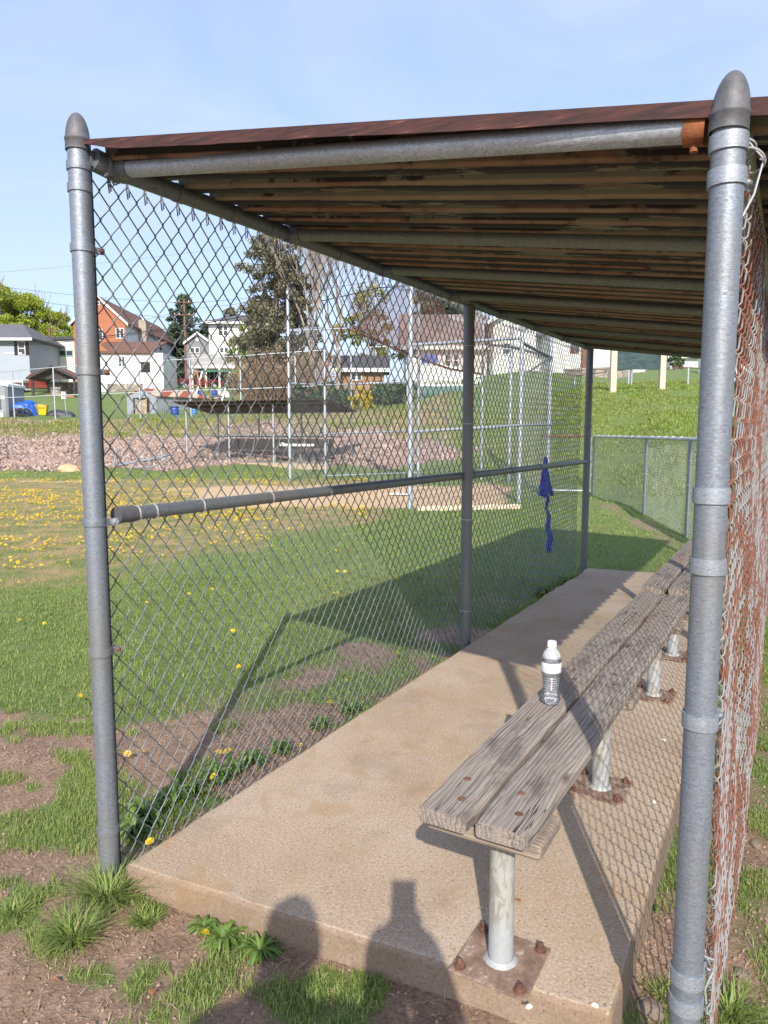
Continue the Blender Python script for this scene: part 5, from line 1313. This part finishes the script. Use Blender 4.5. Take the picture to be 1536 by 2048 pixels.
    r = [(-.1,-.1,Hh-.04), (W/2,-.1,Hh+rise+.02), (W+.1,-.1,Hh-.04), (W+.1,-.1,Hh), (W/2,-.1,Hh+rise+.08), (-.1,-.1,Hh)]; r2 = [(x+dx+.1, y+3.3, z) for x, y, z in r]
    mb.add(r+r2, [(0,1,2,3,4,5), (11,10,9,8,7,6), (2,8,9,3), (3,9,10,4), (4,10,11,5), (5,11,6,0), (0,6,7,1), (1,7,8,2)]); mb.build('roof', rm, t)
    MB().box(13*s, 45*s, -.03, -.004, -.1, 34*s).build('doorway', M['dark'], t)
    mb = MB(); n = 14; vs = []; fs = []
    for i in range(n+1):
        f = i/n
        for j in range(9):
            g = j/8; vs.append((17*s+24*s*f, -.07-.04*math.sin(f*14)-.03*g, 33*s-(4*s*math.sin(f*math.pi))*(1-g)-33*s*g))
    for i in range(n):
        for j in range(8): fs.append((i*9+j, (i+1)*9+j, (i+1)*9+j+1, i*9+j+1))
    mb.add(vs, fs, True); mb.build('curtain', flat('dirty_cloth', (.36,.28,.20), .9, 0, .4, 5.), t)
    barrel('blue barrel standing against the corrugated shed', place(350, 47, 838), .26, .55, M['bluebar']); barrel('lighter blue barrel right of the corrugated shed', place(389, 47, 834), .2, .5, M['bluebar2'])
    # swing set
    b = 58; s = b/1459; p = place(395, b, 797); t = thing('swing_set', 'wooden swing set with a green top beam', 'swing set', p, YAW)
    M['green'] = flat('green_paint', (.02,.16,.09), .5); M['playwood'] = flat('play_set_wood', (.34,.18,.11), .8)
    MB().box(10*s, 70*s, -.06, .06, 52*s, 56*s).build('top_beam', M['green'], t)
    for x, dx_, m in ((11, -12, 'white'), (12, 11, 'playwood'), (66, -13, 'white'), (66, 18, 'playwood')):
        MB().tube([(x*s, -.0, 53*s), ((x+dx_)*s, (-.9 if m == 'white' else .9), -.3)], .07, 8).build('leg', M[m], t)
    for x in (25, 45):
        sw = MB().box(x*s, (x+9)*s, -.12, .12, 16*s, 17.2*s).build('swing_seat', M['bluebar'], t)
        for q in (0, 9): MB().tube([((x+q)*s, 0, 17*s), ((x+q)*s, 0, 53*s)], .012, 5).build('chain', M['galv_dark'], sw)
    t = thing('climbing_frame', 'brown wooden frame leaning beside the swing set', 'frame', place(362, 60, 796), YAW)
    MB().tube([(0, 0, -.2), (1.25, .3, 2.2)], .08, 8).build('beam', M['playwood'], t); MB().tube([(1.9, 0, -.2), (1.25, .3, 2.2)], .08, 8).build('beam', M['playwood'], t); MB().tube([(.6, .1, 1.), (1.6, .1, 1.)], .06, 8).build('beam', M['playwood'], t)
    # toys and clutter under the deck
    for i, (u, v, m, lab) in enumerate(((429, 785, 'bluebar', 'blue tub under the deck'), (441, 787, 'white', 'white tub under the deck beside the blue one'), (400, 788, 'bluebar', 'small blue tub left of the swing set'), (387, 786, 'white', 'white tub beside the red truck'), (455, 791, 'white', 'white tub at the right swing leg'))):
        barrel(lab, place(u, 62, v+6), .22, .5, M[m], name='tub', cat='tub')
    lump('stone_pile', 'heap of pale stones at the yard edge under the deck', 'stones', place(425, 61, 797), 1.2, .4, .25, M['stone'], 5)
    # retaining wall, big sign, upper fence on the hill
    a, c = at(1130, 757, 44), at(1262, 757, 42); t = thing('retaining_wall', 'grey stone retaining wall on the slope below the white house', 'wall', a); d = c-a; t.rotation_euler.z = math.atan2(d.y, d.x)
    MB().box(0, d.length, -.2, .3, -1., .45).build('stones', M['stone'], t); MB().box(-.05, d.length+.05, -.25, .35, .451, .55).build('coping', M['chim'], t)
    p = at(1225, 783, 26); q = at(1323, 780, 26); t = thing('signboard', 'dark green signboard on two cream painted timber posts', 'sign', (p.x, p.y, gz(p.x, p.y)))
    for k, w in ((p, .20), (q, .19)):
        z = gz(k.x, k.y); c0 = Vector((k.x, k.y, 0))-Vector((t.location.x, t.location.y, 0))
        mb = MB(); Mx = Matrix.Translation(c0) @ Matrix.Rotation(YAW, 4, 'Z'); mb.box(-w/2, w/2, -w/2, w/2, -.4, 2.7, Mx); mb.build('post', M['cream'], t)
    mid = (p+q)/2; c0 = Vector((mid.x, mid.y, t.location.z))-t.location; Mx = Matrix.Translation(c0) @ Matrix.Rotation(YAW, 4, 'Z')
    hw = (q-p).length/2-.10
    m = NT('sign_green'); v = m.co(scale=(1.4,1,4)); n = m.noise(v, 3, 4, .6, .5); m.set(Base_Color=m.ramp(n, [(.35, (.012,.035,.04)), (.6, (.03,.075,.08)), (.75, (.13,.05,.04))]), Roughness=.6)
    MB().box(-hw, hw, -.04, .04, .78, 2.55, Mx).build('panel', m.m, t)
    pts = [(1150, 752, 792, 34), (1258, 738, 786, 31), (1377, 735, 778, 29), (1470, 740, 780, 27.5)]
    p0 = at(1258, 780, 31); t = thing('hill_fence', 'thin chain link fence on the hill behind the signboard', 'fence', G(p0)); P = []
    for u, v0, v1, b in pts:
        k = at(u, v0, b); z = gz(k.x, k.y); P.append((k, z)); pipe(t, 'post', [(k.x, k.y, z-.2), k], .035, M['galv_light'])
    k = at(1264, 739, 31); pipe(t, 'post', [(k.x, k.y, gz(k.x, k.y)-.2), k], .035, M['galv_light'])
    for (k, z), (k2, z2) in zip(P, P[1:]):
        pipe(t, 'rail', [k, k2], .02, M['rust']); net('chain_link', M['wire_far'], t, (k.x, k.y, z), (k2.x, k2.y, z2), k, k2, .07, .14, .002)
    # white picket fence and green windscreen
    b = 46; s = b/1459; p = place(833, b, 772); t = thing('picket_fence', 'white slatted fence behind the backstop', 'fence', p, YAW)
    n = 44
    for z in (1., 11.5): MB().box(0, 135*s, -.03, .03, z*s, (z+2)*s).build('fence_rail', M['trim'], t)
    mb = MB()
    for k in range(n): mb.box(k*135*s/n, k*135*s/n+.045, -.06, -.032, 0, 15*s)
    mb.box(0, 135*s, -.06, -.033, -.25, 0.0); mb.build('pickets', M['trim'], t)
    b = 43; s = b/1459; p = place(842, b, 802); t = thing('windscreen', 'faded green windscreen cloth on a pipe fence', 'windscreen', p, YAW)
    n = 24; vs = []; fs = []
    for i in range(n+1):
        for j in (0, 1): vs.append((120*s*i/n, .04*math.sin(i*1.7), 2*s+26*s*j))
    for i in range(n): fs.append((2*i, 2*i+2, 2*i+3, 2*i+1))
    mb = MB(); mb.add(vs, fs, True); o = mb.build('cloth', M['screen'], t); o.modifiers.new('t', 'SOLIDIFY').thickness = .01
    for x in (0, 30, 60, 90, 120): MB().tube([(x*s, .08, -.3), (x*s, .08, 28.5*s)], .03, 8).build('post', M['galv_light'], t)
    MB().tube([(0, .08, 28.5*s), (120*s, .08, 28.5*s)], .025, 8).build('rail', M['galv_light'], t)
M['sid_blue2'] = flat('grey_panel', (.26,.28,.31), .6, 0, .12, 2.)
M['bluebar'] = flat('blue_plastic', (.02,.08,.42), .4); M['bluebar2'] = flat('light_blue_plastic', (.03,.22,.55), .4); M['screen'] = flat('green_screen_cloth', (.09,.17,.14), .85, 0, .25, 1.5)
make_yard()

# ------------------------------------------------------------------ trees and shrubs
def cloud(C, Rd, n, size, ctr=True):
    C = np.asarray(C, float); Rd = np.asarray(Rd, float).reshape(-1, 1) if np.ndim(Rd) else np.full((len(C), 1), float(Rd))
    k = rng.integers(0, len(C), n); d = rng.normal(size=(n, 3)); d /= np.linalg.norm(d, axis=1, keepdims=True)
    P = C[k]+d*Rd[k]*(rng.random((n, 1))**.45)*np.array([1, 1, .8])
    a = rng.normal(size=(n, 3)); a /= np.linalg.norm(a, axis=1, keepdims=True); b = np.cross(a, rng.normal(size=(n, 3))); b /= np.linalg.norm(b, axis=1, keepdims=True)
    s = (size*rng.uniform(.5, 1.3, n))[:, None]
    return np.stack([P-a*s-b*s*.5, P+a*s*.2-b*s*.6, P+a*s+b*s*.3, P-a*s*.1+b*s*.6], 1).reshape(-1, 3)
def leafmesh(name, V, mat, parent):
    n = len(V)//4; return np_mesh(name, V, np.arange(n*4).reshape(-1, 4), mat, parent)
def branch_rec(mb, p, d, L, r, depth, rnd, tips, spread=.55, up=.15, kids=(2, 3)):
    q = p; pts = [p]; rs = [r]
    for i in range(3):
        d = (d+Vector((rnd.uniform(-1, 1), rnd.uniform(-1, 1), rnd.uniform(-.6, 1)))*.13+Vector((0, 0, up*.2))).normalized(); q = q+d*(L/3); pts.append(q); rs.append(r*(1-.14*(i+1)))
    mb.tube(pts, rs, 5 if depth > 1 else 3, caps=False)
    if depth == 0: tips.append(q); return
    for k in range(rnd.choice(kids)):
        nd = (d+Vector((rnd.uniform(-1, 1), rnd.uniform(-1, 1), rnd.uniform(-.5, .9)))*spread+Vector((0, 0, up))).normalized()
        branch_rec(mb, pts[rnd.choice((2, 3, 3))], nd, L*rnd.uniform(.6, .85), r*.58, depth-1, rnd, tips, spread, up, kids)
M['bark'] = flat('tree_bark', (.17,.13,.105), .9, 0, .4, 5., .5, 20); M['twig'] = flat('bare_twigs', (.31,.26,.22), .9, 0, .3, 3.); M['twig_brown'] = flat('brush_twigs', (.27,.185,.125), .9, 0, .35, .6)
M['l_maple'] = mk_leaf('spring_maple_leaf', (.20,.27,.02), (.34,.41,.04), (.48,.52,.09)); M['l_pine'] = mk_leaf('pine_needles', (.03,.06,.035), (.06,.10,.055), (.10,.14,.08), .1)
M['l_con'] = mk_leaf('spruce_needles', (.10,.11,.065), (.20,.19,.115), (.32,.28,.185), .2); M['l_lime'] = mk_leaf('lime_leaf', (.14,.26,.02), (.24,.38,.05), (.36,.48,.10)); M['l_yel'] = mk_leaf('forsythia_petal', (.40,.30,.01), (.62,.48,.02), (.30,.32,.03))
M['l_ivy'] = mk_leaf('ivy_leaf', (.03,.07,.03), (.07,.125,.05), (.13,.19,.09)); M['l_bud'] = mk_leaf('budding_leaf', (.18,.19,.04), (.30,.30,.07), (.38,.34,.10))
def broad(name, label, base, H, rad, mat, n, size, seed, trunk=.18, low=.25, cat='tree', group=None, clumps=42):
    rnd = random.Random(seed); t = thing(name, label, cat, base, 0, group); mb = MB(); tips = []
    for k in range(3 if trunk < .15 else 1):
        branch_rec(mb, Vector((rnd.uniform(-.2, .2), rnd.uniform(-.2, .2), -.3)), Vector((rnd.uniform(-.1, .1), rnd.uniform(-.1, .1), 1)), H*.42, trunk, 3, rnd, tips, .75, .2, (3, 4))
    mb.build('trunk', M['bark'], t)
    C = []; Rr = []
    for k in range(clumps):
        a = rnd.uniform(0, 6.28); zz = rnd.uniform(low, 1.); ring = math.sin(math.pi*min(1, max(.05, (zz-low*.6)/(1-low*.6)*.93+.05)))**.6; rr = rad*ring*rnd.uniform(.25, 1.)**.6
        C.append((rr*math.cos(a), rr*math.sin(a), zz*H*(1-.10*(rr/rad)**2))); Rr.append(rad*rnd.uniform(.14, .30)*(1 if clumps < 60 else .85))
    leafmesh('crown', cloud(C, Rr, n, size), mat, t); return t
def conifer(name, label, base, H, rad, mat, n, size, seed, low=.05, cat='tree', fat=1., group=None):
    rnd = random.Random(seed); t = thing(name, label, cat, base, 0, group); mb = MB(); mb.tube([(0, 0, -.4), (.05, 0, H*.5), (0, .05, H*.97)], [rad*.09, rad*.06, .02], 8, caps=False)
    C = []; Rr = []; z = low*H
    while z < H*.98:
        f = (z/H-low)/(1-low); rr = rad*(1-f)**(.75/fat)*rnd.uniform(.75, 1.1)+.1; nb = max(3, int(7*(1-f)+2))
        for k in range(nb):
            a = rnd.uniform(0, 6.28); l = rr*rnd.uniform(.6, 1.15); 
            mb.tube([(0, 0, z), (l*.5*math.cos(a), l*.5*math.sin(a), z+.02*H), (l*math.cos(a), l*math.sin(a), z-.01*H)], [rad*.018, rad*.012, .008], 4, caps=False)
            for g in (.35, .6, .82, 1.):
                C.append((l*g*math.cos(a), l*g*math.sin(a), z+rnd.uniform(-.02, .02)*H)); Rr.append(rad*.155*(1.25-.5*g))
        z += H*.035
    mb.build('trunk', M['bark'], t); leafmesh('crown', cloud(C, Rr, n, size), mat, t); return t
def bare(name, label, base, H, r, seed, depth=6, spread=.5, mat='twig', cat='tree', group=None):
    rnd = random.Random(seed); t = thing(name, label, cat, base, 0, group); mb = MB(); tips = []
    branch_rec(mb, Vector((0, 0, -.4)), Vector((rnd.uniform(-.05, .05), rnd.uniform(-.05, .05), 1)), H*.42, r, depth, rnd, tips, spread, .22, (2, 3, 3)); mb.build('branches', M[mat], t); return t
def make_trees():
    for i, (u, b, H, rad, lab) in enumerate(((8, 104, 13.6, 6., 'yellow green spring maple at the far left edge'), (66, 108, 12.6, 5.4, 'yellow green maple above the long white building'), (122, 112, 10.4, 4.8, 'yellow green maple just left of the left corner post'))):
        broad('maple_tree', lab, at_g(u, b), H, rad, M['l_maple'], 42000, .13, i+1, .3, .10, clumps=110, group='spring maples behind the houses')
    conifer('pine_tree', 'dark pine beside the utility pole behind the brick house', at_g(374, 98), 11.5, 3.3, M['l_pine'], 16000, .18, 11, .1, fat=1.5)
    conifer('pine_tree', 'dark pine behind the slate grey house', at_g(418, 104), 8.5, 3., M['l_pine'], 10000, .18, 12, .1, fat=1.4); conifer('pine_tree', 'olive pine behind the grey hip roof', at_g(466, 108), 11., 3.2, M['l_con'], 10000, .18, 13, .1, fat=1.3)
    broad('small_tree', 'small lime green tree in front of the white house', at_g(490, 72), 6.0, 1.7, M['l_lime'], 2600, .15, 21, .1, .2)
    conifer('spruce_tree', 'tall olive brown spruce left of the bare trees', at_g(556, 50), 11.6, 3.4, M['l_con'], 52000, .095, 31, .04, fat=2.1)
    bare('bare_tree', 'tall bare tree with pale trunk behind the spruce', at_g(628, 48), 9.6, .22, 41, 7); bare('bare_tree', 'forked bare tree right of the pale trunked one', at_g(672, 50), 9.6, .20, 46, 7); bare('bare_tree', 'slender bare tree with wide twigs left of the spruce', at_g(585, 53), 9.6, .13, 52, 7, .6); bare('bare_tree', 'thin bare tree reaching over the tan outbuilding', at_g(735, 60), 8.6, .10, 63, 6, .7)
    # brush thicket under the bare trees
    for i, (u, b, lab) in enumerate(((505, 47, 'brown leafless thicket left of the spruce foot'), (548, 46.5, 'brown leafless thicket below the spruce'), (590, 46.5, 'brown leafless thicket right of the spruce foot'), (632, 46.5, 'brown leafless thicket at the foot of the bare trees'))):
        rnd = random.Random(70+i); t = thing('thicket', lab, 'bush', at_g(u, b), 0, 'brown thicket under the spruce'); mb = MB(); tips = []
        for k in range(46):
            branch_rec(mb, Vector((rnd.uniform(-.9, .9), rnd.uniform(-.7, .7), -.2)), Vector((rnd.uniform(-.5, .5), rnd.uniform(-.5, .5), 1)), rnd.uniform(.9, 1.6), .022, 3, rnd, tips, .6, .12, (2, 3))
        mb.build('twigs', M['twig_brown'], t); leafmesh('dead_leaves', cloud([p[:] for p in tips], .35, 900, .06), M['l_dead'], t)
    def bush(lab, u, b, n, H, rad, mat, size, seed, name='bush', vb=None): 
        t = thing(name, lab, 'bush', at_g(u, b)); rnd = random.Random(seed); C = []; mb = MB()
        for k in range(26):
            a = rnd.uniform(0, 6.28); r = rad*rnd.random()**.5; z = H*rnd.uniform(.1, .85)*(1-.35*(r/rad)**2); C.append((r*math.cos(a), r*math.sin(a), z)); mb.tube([(.2*r*math.cos(a), .2*r*math.sin(a), -.1), C[-1]], .015, 4, caps=False)
        mb.build('stems', M['twig'], t); leafmesh('leaves', cloud(C, min(rad, H)*.3, n, size), M[mat], t)
    bush('dark green ivy mound behind the far dugout roof', 612, 43, 2600, 1.9, .95, 'l_ivy', .09, 81); bush('dark green ivy mound right of the far dugout', 655, 42.5, 2600, 1.9, 1., 'l_ivy', .09, 82); bush('green hedge left of the yellow bush', 690, 44, 1800, 1.5, .8, 'l_ivy', .09, 83)
    bush('bright yellow forsythia bush on the bank', 722, 41.5, 2600, 1.6, .62, 'l_yel', .07, 84, 'forsythia'); bush('green hedge right of the yellow forsythia', 775, 45, 2400, 1.5, 1.2, 'l_ivy', .09, 85); bush('green hedge at the left end of the windscreen', 818, 44, 1800, 1.6, .8, 'l_ivy', .09, 86)
    bush('small green shrub on the hill right of the signboard', 1346, 60, 900, 1.5, .6, 'l_ivy', .1, 87)
    broad('budding_tree', 'yellow green budding tree above the tan outbuilding', at_g(738, 64), 8.6, 2.6, M['l_bud'], 3000, .14, 91, .12, .25)
    for i, (u, b, H, lab) in enumerate(((862, 66, 15.5, 'tall loose pine behind the faded brown roof'), (905, 68, 13.8, 'second tall pine behind the faded brown roof'))):
        conifer('pine_tree', lab, at_g(u, b), H, 3.0, M['l_con2'], 16000, .13, 95+i, .15, fat=1.7)
    bare('bare_tree', 'bare tree between the pines and the large white house', at_g(952, 74), 7.5, .15, 77, 6)
    bare('bare_tree', 'leafless tree far behind the grey hip roof', at_g(440, 112), 8, .14, 78, 6)
M['l_dead'] = mk_leaf('brush_leaf', (.20,.13,.08), (.31,.22,.15), (.42,.33,.24), .1); M['l_con2'] = mk_leaf('loose_pine_needles', (.10,.125,.07), (.18,.20,.11), (.28,.27,.17), .2)
make_trees()

# ------------------------------------------------------------------ poles and wires
def make_poles():
    pm = flat('pole_wood', (.20,.11,.075), .9, 0, .3, 2.)
    p = at_g(376, 92); s = 92/1459; top = at(376, 598, 92); t = thing('utility_pole', 'brown utility pole with two crossarms behind the brick house', 'pole', p, YAW); h = top.z-p.z
    MB().tube([(0, 0, -.5), (0, 0, h)], [.2, .14], 10).build('pole', pm, t)
    for z in (h-.5, h-2.0): ar = MB().box(-1.3, 1.3, -.18, -.06, z, z+.13).build('crossarm', pm, t); [MB().tube([(x, -.12, z+.13), (x, -.12, z+.3)], .05, 6).build('insulator', M['trim'], ar) for x in (-1.2, -.6, .6, 1.2)]
    p = at_g(109, 88); top = at(109, 655, 88); t = thing('utility_pole', 'utility pole with a white transformer before the maples', 'pole', p, YAW); h = top.z-p.z; s = 88/1459
    MB().tube([(0, 0, -.5), (0, 0, h)], [.19, .13], 10).build('pole', pm, t); MB().box(0, 1.6, -.16, -.05, h-.4, h-.28).build('crossarm', pm, t); MB().tube([(-.45, -.1, h-2.7), (-.45, -.1, h-1.7)], .30, 14).build('transformer', M['trim'], t)
    def wire(name, label, pts, r, sag):
        mb = MB(); P = []
        pts = [at(*q) for q in pts]
        for a, b in zip(pts, pts[1:]):
            for k in range(12): f = k/12; P.append(a+(b-a)*f-Vector((0, 0, sag*4*f*(1-f))))
        P.append(pts[-1]); mb.tube(P, r, 5); o = mb.build(name, M['cable']); tag(o, label, 'wire', 'overhead wires')
    wire('overhead_wire', 'thick black cable crossing the sky in front of the houses', [(-120, 692, 62), (300, 662, 60), (760, 575, 52), (900, 545, 50)], .035, .25)
    wire('overhead_wire', 'second thick cable just under the first', [(-120, 694, 62.3), (300, 665, 60.3), (640, 602, 55)], .022, .3)
    wire('overhead_wire', 'upper thin wire running to the utility pole', [(-120, 570, 84), (376, 640, 92)], .02, .3); wire('overhead_wire', 'thin wire above the yellow maples', [(-120, 556, 80), (376, 606, 92)], .018, .4)
    wire('overhead_wire', 'thin wire from the utility pole across to the right', [(376, 606, 92), (760, 560, 80), (900, 540, 76)], .02, .3); wire('overhead_wire', 'lower thin wire from the utility pole to the right', [(200, 655, 90), (376, 618, 92), (620, 585, 85)], .02, .2)
    wire('overhead_wire', 'faint high wire crossing the pale sky at the left', [(-100, 552, 120), (480, 492, 120)], .014, .4)
M['cable'] = flat('black_cable', (.02,.02,.022), .7)
make_poles()
# ------------------------------------------------------------------ the photographer, standing behind the camera (only the shadow shows)
def make_person():
    ppx = -math.sin(SUN_EL)
    Dp = SUN_AZ*math.sin(SUN_EL)-Vector((0, 0, math.cos(SUN_EL)))          # square to the sunlight, pointing down
    head = CAM+SUN*.34-RT*.335+Dp*.135
    g = gz(head.x, head.y)
    root = thing('person', 'person in a dark jacket holding up a phone, shadow falling on the slab front', 'person', (head.x, head.y, g))
    bk = -FW
    H = head
    neck = H-Vector((0, 0, .155))+bk*.02; chest = neck-Vector((0, 0, .17))+bk*.03; pelvis = Vector((H.x, H.y, g+.92))+bk*.05; waist = (chest*.45+pelvis*.55)
    shR = neck+RT*.165-Vector((0, 0, .05)); shL = neck-RT*.165-Vector((0, 0, .05))
    hand = CAM-RT*.005-FW*.035-Vector((0, 0, .092)); elR = hand+RT*.12-Vector((0, 0, .27))+bk*.12; wrR = hand-Vector((0, 0, .070))+RT*.040+bk*.02
    elL = hand-RT*.050-Vector((0, 0, .27))+bk*.12; wrL = hand-RT*.060-Vector((0, 0, .075)); haL = hand-RT*.045+Vector((0, 0, .005))
    hipR = pelvis+RT*.09-Vector((0, 0, .05)); hipL = pelvis-RT*.09-Vector((0, 0, .05))
    def leg(h, s): 
        k = Vector((h.x, h.y, g+.49))+RT*s*.02+FW*.02; a = Vector((h.x, h.y, g+.09))+RT*s*.04-FW*.02; return k, a, a+FW*.16-Vector((0, 0, .055))
    kR, aR, tR = leg(hipR, 1); kL, aL, tL = leg(hipL, -1)
    P = [pelvis, waist, chest, neck, H-Vector((0,0,.03)), shR, elR, wrR, hand+RT*.018+Vector((0,0,-.005)), shL, elL, wrL, haL, hipR, kR, aR, tR, hipL, kL, aL, tL]
    rad = [.15, .145, .165, .06, .085, .075, .078, .066, .052, .075, .074, .064, .048, .095, .065, .05, .04, .095, .065, .05, .04]
    E_ = [(0,1),(1,2),(2,3),(3,4),(2,5),(5,6),(6,7),(7,8),(2,9),(9,10),(10,11),(11,12),(0,13),(13,14),(14,15),(15,16),(0,17),(17,18),(18,19),(19,20)]
    def skin(name, P, rad, E_, mat, sub=2, parent=root):
        me = bpy.data.meshes.new(name); me.from_pydata([tuple(p-root.location) for p in P], E_, []); me.materials.append(mat)
        o = bpy.data.objects.new(name, me); COL.objects.link(o); o.parent = parent
        o.modifiers.new('skin', 'SKIN').use_smooth_shade = True
        if not me.skin_vertices: me.attributes  # layer is created with the modifier
        if len(me.skin_vertices) == 0:
            bpy.context.view_layer.objects.active = o
            bm = bmesh.new(); bm.from_mesh(me); bm.verts.layers.skin.verify(); bm.to_mesh(me); bm.free()
        for i, r in enumerate(rad): me.skin_vertices[0].data[i].radius = (r, r)
        me.skin_vertices[0].data[0].use_root = True
        o.modifiers.new('sub', 'SUBSURF').levels = sub; o.modifiers['sub'].render_levels = sub
        return o
    jacket = flat('dark_jacket', (.03,.035,.05), .8); skinm = flat('skin', (.55,.35,.26), .5, 0, .06); hair = flat('brown_hair', (.05,.03,.02), .6)
    skin('body', P, rad, E_, jacket)
    # head with face, ears and hair
    mb = MB(); vs = []; fs = []; nu, nv = 28, 20
    Mh = Matrix((RT, FW, Vector((0, 0, 1)))).transposed()
    for i in range(nv+1):
        t = math.pi*i/nv
        for j in range(nu):
            a = 2*math.pi*j/nu; d = Vector((math.sin(t)*math.cos(a), math.sin(t)*math.sin(a), math.cos(t)))
            p = Vector((d.x*.076, d.y*.096, d.z*.118)); fr = max(0, d.y)
            if d.z < 0: p.x *= 1-.22*(-d.z); p.y *= 1-.12*(-d.z)
            p.y += .022*fr**6*math.exp(-((d.x/.16)**2))*math.exp(-(((p.z+.012)/.022)**2))      # nose
            p.y -= .008*fr**4*(math.exp(-(((abs(p.x)-.032)/.014)**2)-((p.z-.014)/.012)**2))       # eye sockets
            p.y += .005*fr**4*math.exp(-((p.x/.03)**2)-((p.z+.052)/.008)**2)                     # lips
            vs.append(H-root.location+Mh @ p)
    for i in range(nv):
        for j in range(nu): fs.append((i*nu+j, (i+1)*nu+j, (i+1)*nu+(j+1) % nu, i*nu+(j+1) % nu))
    mb.add(vs, fs, True)
    for s in (-1, 1):
        mb.tube([H-root.location+Mh @ Vector((s*.076, -.005, z)) for z in (-.025, -.01, .01, .025)], [.006, .012, .014, .008], 8)
    mb.build('head', skinm, root)
    mb = MB(); vs = []
    for i in range(nv+1):
        t = math.pi*.56*i/nv
        for j in range(nu):
            a = 2*math.pi*j/nu; tt = t*(1 if math.sin(a) < .3 else .62); d = Vector((math.sin(tt)*math.cos(a), math.sin(tt)*math.sin(a), math.cos(tt)))
            vs.append(H-root.location+Mh @ Vector((d.x*.088, d.y*.106-.004, d.z*.130)))
    mb.add(vs, fs, True); mb.build('hair', hair, root)
    # right hand: palm and five fingers round the lower half of the phone
    pc = CAM-FW*.0125-RT*.012-Vector((0, 0, .040))
    b0 = hand+Vector((0, 0, -.03))-FW*.012
    hp = [b0, b0+Vector((0, 0, .05))-FW*.0]
    hr = [.040, .036]; he = [(0, 1)]
    for k in range(4):
        z = .018-.020*k
        base = pc+RT*.045+Vector((0, 0, z-.055))-FW*.012; i0 = len(hp)
        ln = (.030, .034, .032, .025)[k]
        hp += [base, base+FW*.020, base+FW*.028-RT*ln]; hr += [.0095, .0085, .0075]; he += [(1, i0), (i0, i0+1), (i0+1, i0+2)]
    i0 = len(hp); tb = pc-RT*.040+Vector((0, 0, -.07))-FW*.012; hp += [tb, tb+Vector((0, 0, .03))-FW*.006, tb+RT*.022+Vector((0, 0, .045))-FW*.010]; hr += [.012, .010, .008]; he += [(0, i0), (i0, i0+1), (i0+1, i0+2)]
    skin('hand', hp, hr, he, skinm, 1)
    ph = thing('phone', 'dark phone held upright by the photographer', 'phone', pc, YAW)
    mb = MB(); mb.box(-.0375, .0375, -.004, .004, -.079, .079); mb.build('phone_body', flat('phone_shell', (.02,.02,.025), .3, .2, .05), ph, bevel=.003)
    mb = MB(); mb.box(-.035, .035, -.0046, -.0042, -.075, .075); mb.build('phone_screen', flat('phone_glass', (.01,.01,.012), .1, 0, .05), ph)
make_person()

# ------------------------------------------------------------------ sky, sun, camera
W = bpy.data.worlds.new('World'); S.world = W; W.use_nodes = True
nt = W.node_tree; bg = nt.nodes['Background']
sky = nt.nodes.new('ShaderNodeTexSky'); sky.sky_type = 'NISHITA'; sky.sun_disc = False
sky.sun_elevation = SUN_EL; sky.sun_rotation = math.atan2(SUN_AZ.x, SUN_AZ.y)
sky.air_density = 1.0; sky.dust_density = 1.6; sky.ozone_density = 1.6
tc = nt.nodes.new('ShaderNodeTexCoord'); mp = nt.nodes.new('ShaderNodeMapping'); mp.inputs['Scale'].default_value = (1.2, 1.2, 3.2); mp.inputs['Rotation'].default_value = (.2, .1, .5)
nz = nt.nodes.new('ShaderNodeTexNoise'); nz.inputs['Scale'].default_value = 1.7; nz.inputs['Detail'].default_value = 7; nz.inputs['Roughness'].default_value = .55; nz.inputs['Distortion'].default_value = .6
rp = nt.nodes.new('ShaderNodeValToRGB'); rp.color_ramp.elements[0].position = .40; rp.color_ramp.elements[1].position = .74; rp.color_ramp.elements[1].color = (.70, .70, .70, 1); rp.color_ramp.elements[0].color = (.0, .0, .0, 1)
mx = nt.nodes.new('ShaderNodeMix'); mx.data_type = 'RGBA'; mx.inputs[7].default_value = (2.65, 2.90, 3.60, 1)
nt.links.new(tc.outputs['Generated'], mp.inputs[0]); nt.links.new(mp.outputs[0], nz.inputs['Vector']); nt.links.new(nz.outputs[0], rp.inputs[0])
nt.links.new(rp.outputs[0], mx.inputs[0]); nt.links.new(sky.outputs[0], mx.inputs[6]); tint = nt.nodes.new('ShaderNodeMix'); tint.data_type = 'RGBA'; tint.inputs[0].default_value = .62; tint.inputs[7].default_value = (1.75, 2.20, 3.40, 1)
nt.links.new(sky.outputs[0], tint.inputs[6]); nt.links.new(tint.outputs[2], mx.inputs[6]); nt.links.new(mx.outputs[2], bg.inputs[0])
bg.inputs[1].default_value = .15
sl = bpy.data.lights.new('sun', 'SUN'); sl.energy = 2.8; sl.angle = R(.53); sl.color = (1., .93, .82)
so = bpy.data.objects.new('sun', sl); COL.objects.link(so); so.rotation_euler = (-SUN).to_track_quat('-Z', 'Y').to_euler(); so.location = (10, -20, 30)

cd = bpy.data.cameras.new('camera'); cd.sensor_fit = 'VERTICAL'; cd.sensor_height = 36.; cd.lens = F_PX/2048*36.; cd.clip_start = .01; cd.clip_end = 3000
co = bpy.data.objects.new('camera', cd); COL.objects.link(co); co.location = CAM; co.rotation_euler = (R(90)-PITCH, 0, YAW); S.camera = co
S.view_settings.view_transform = 'Standard'; S.view_settings.look = 'None'; S.view_settings.exposure = 1.02; S.view_settings.gamma = 1.
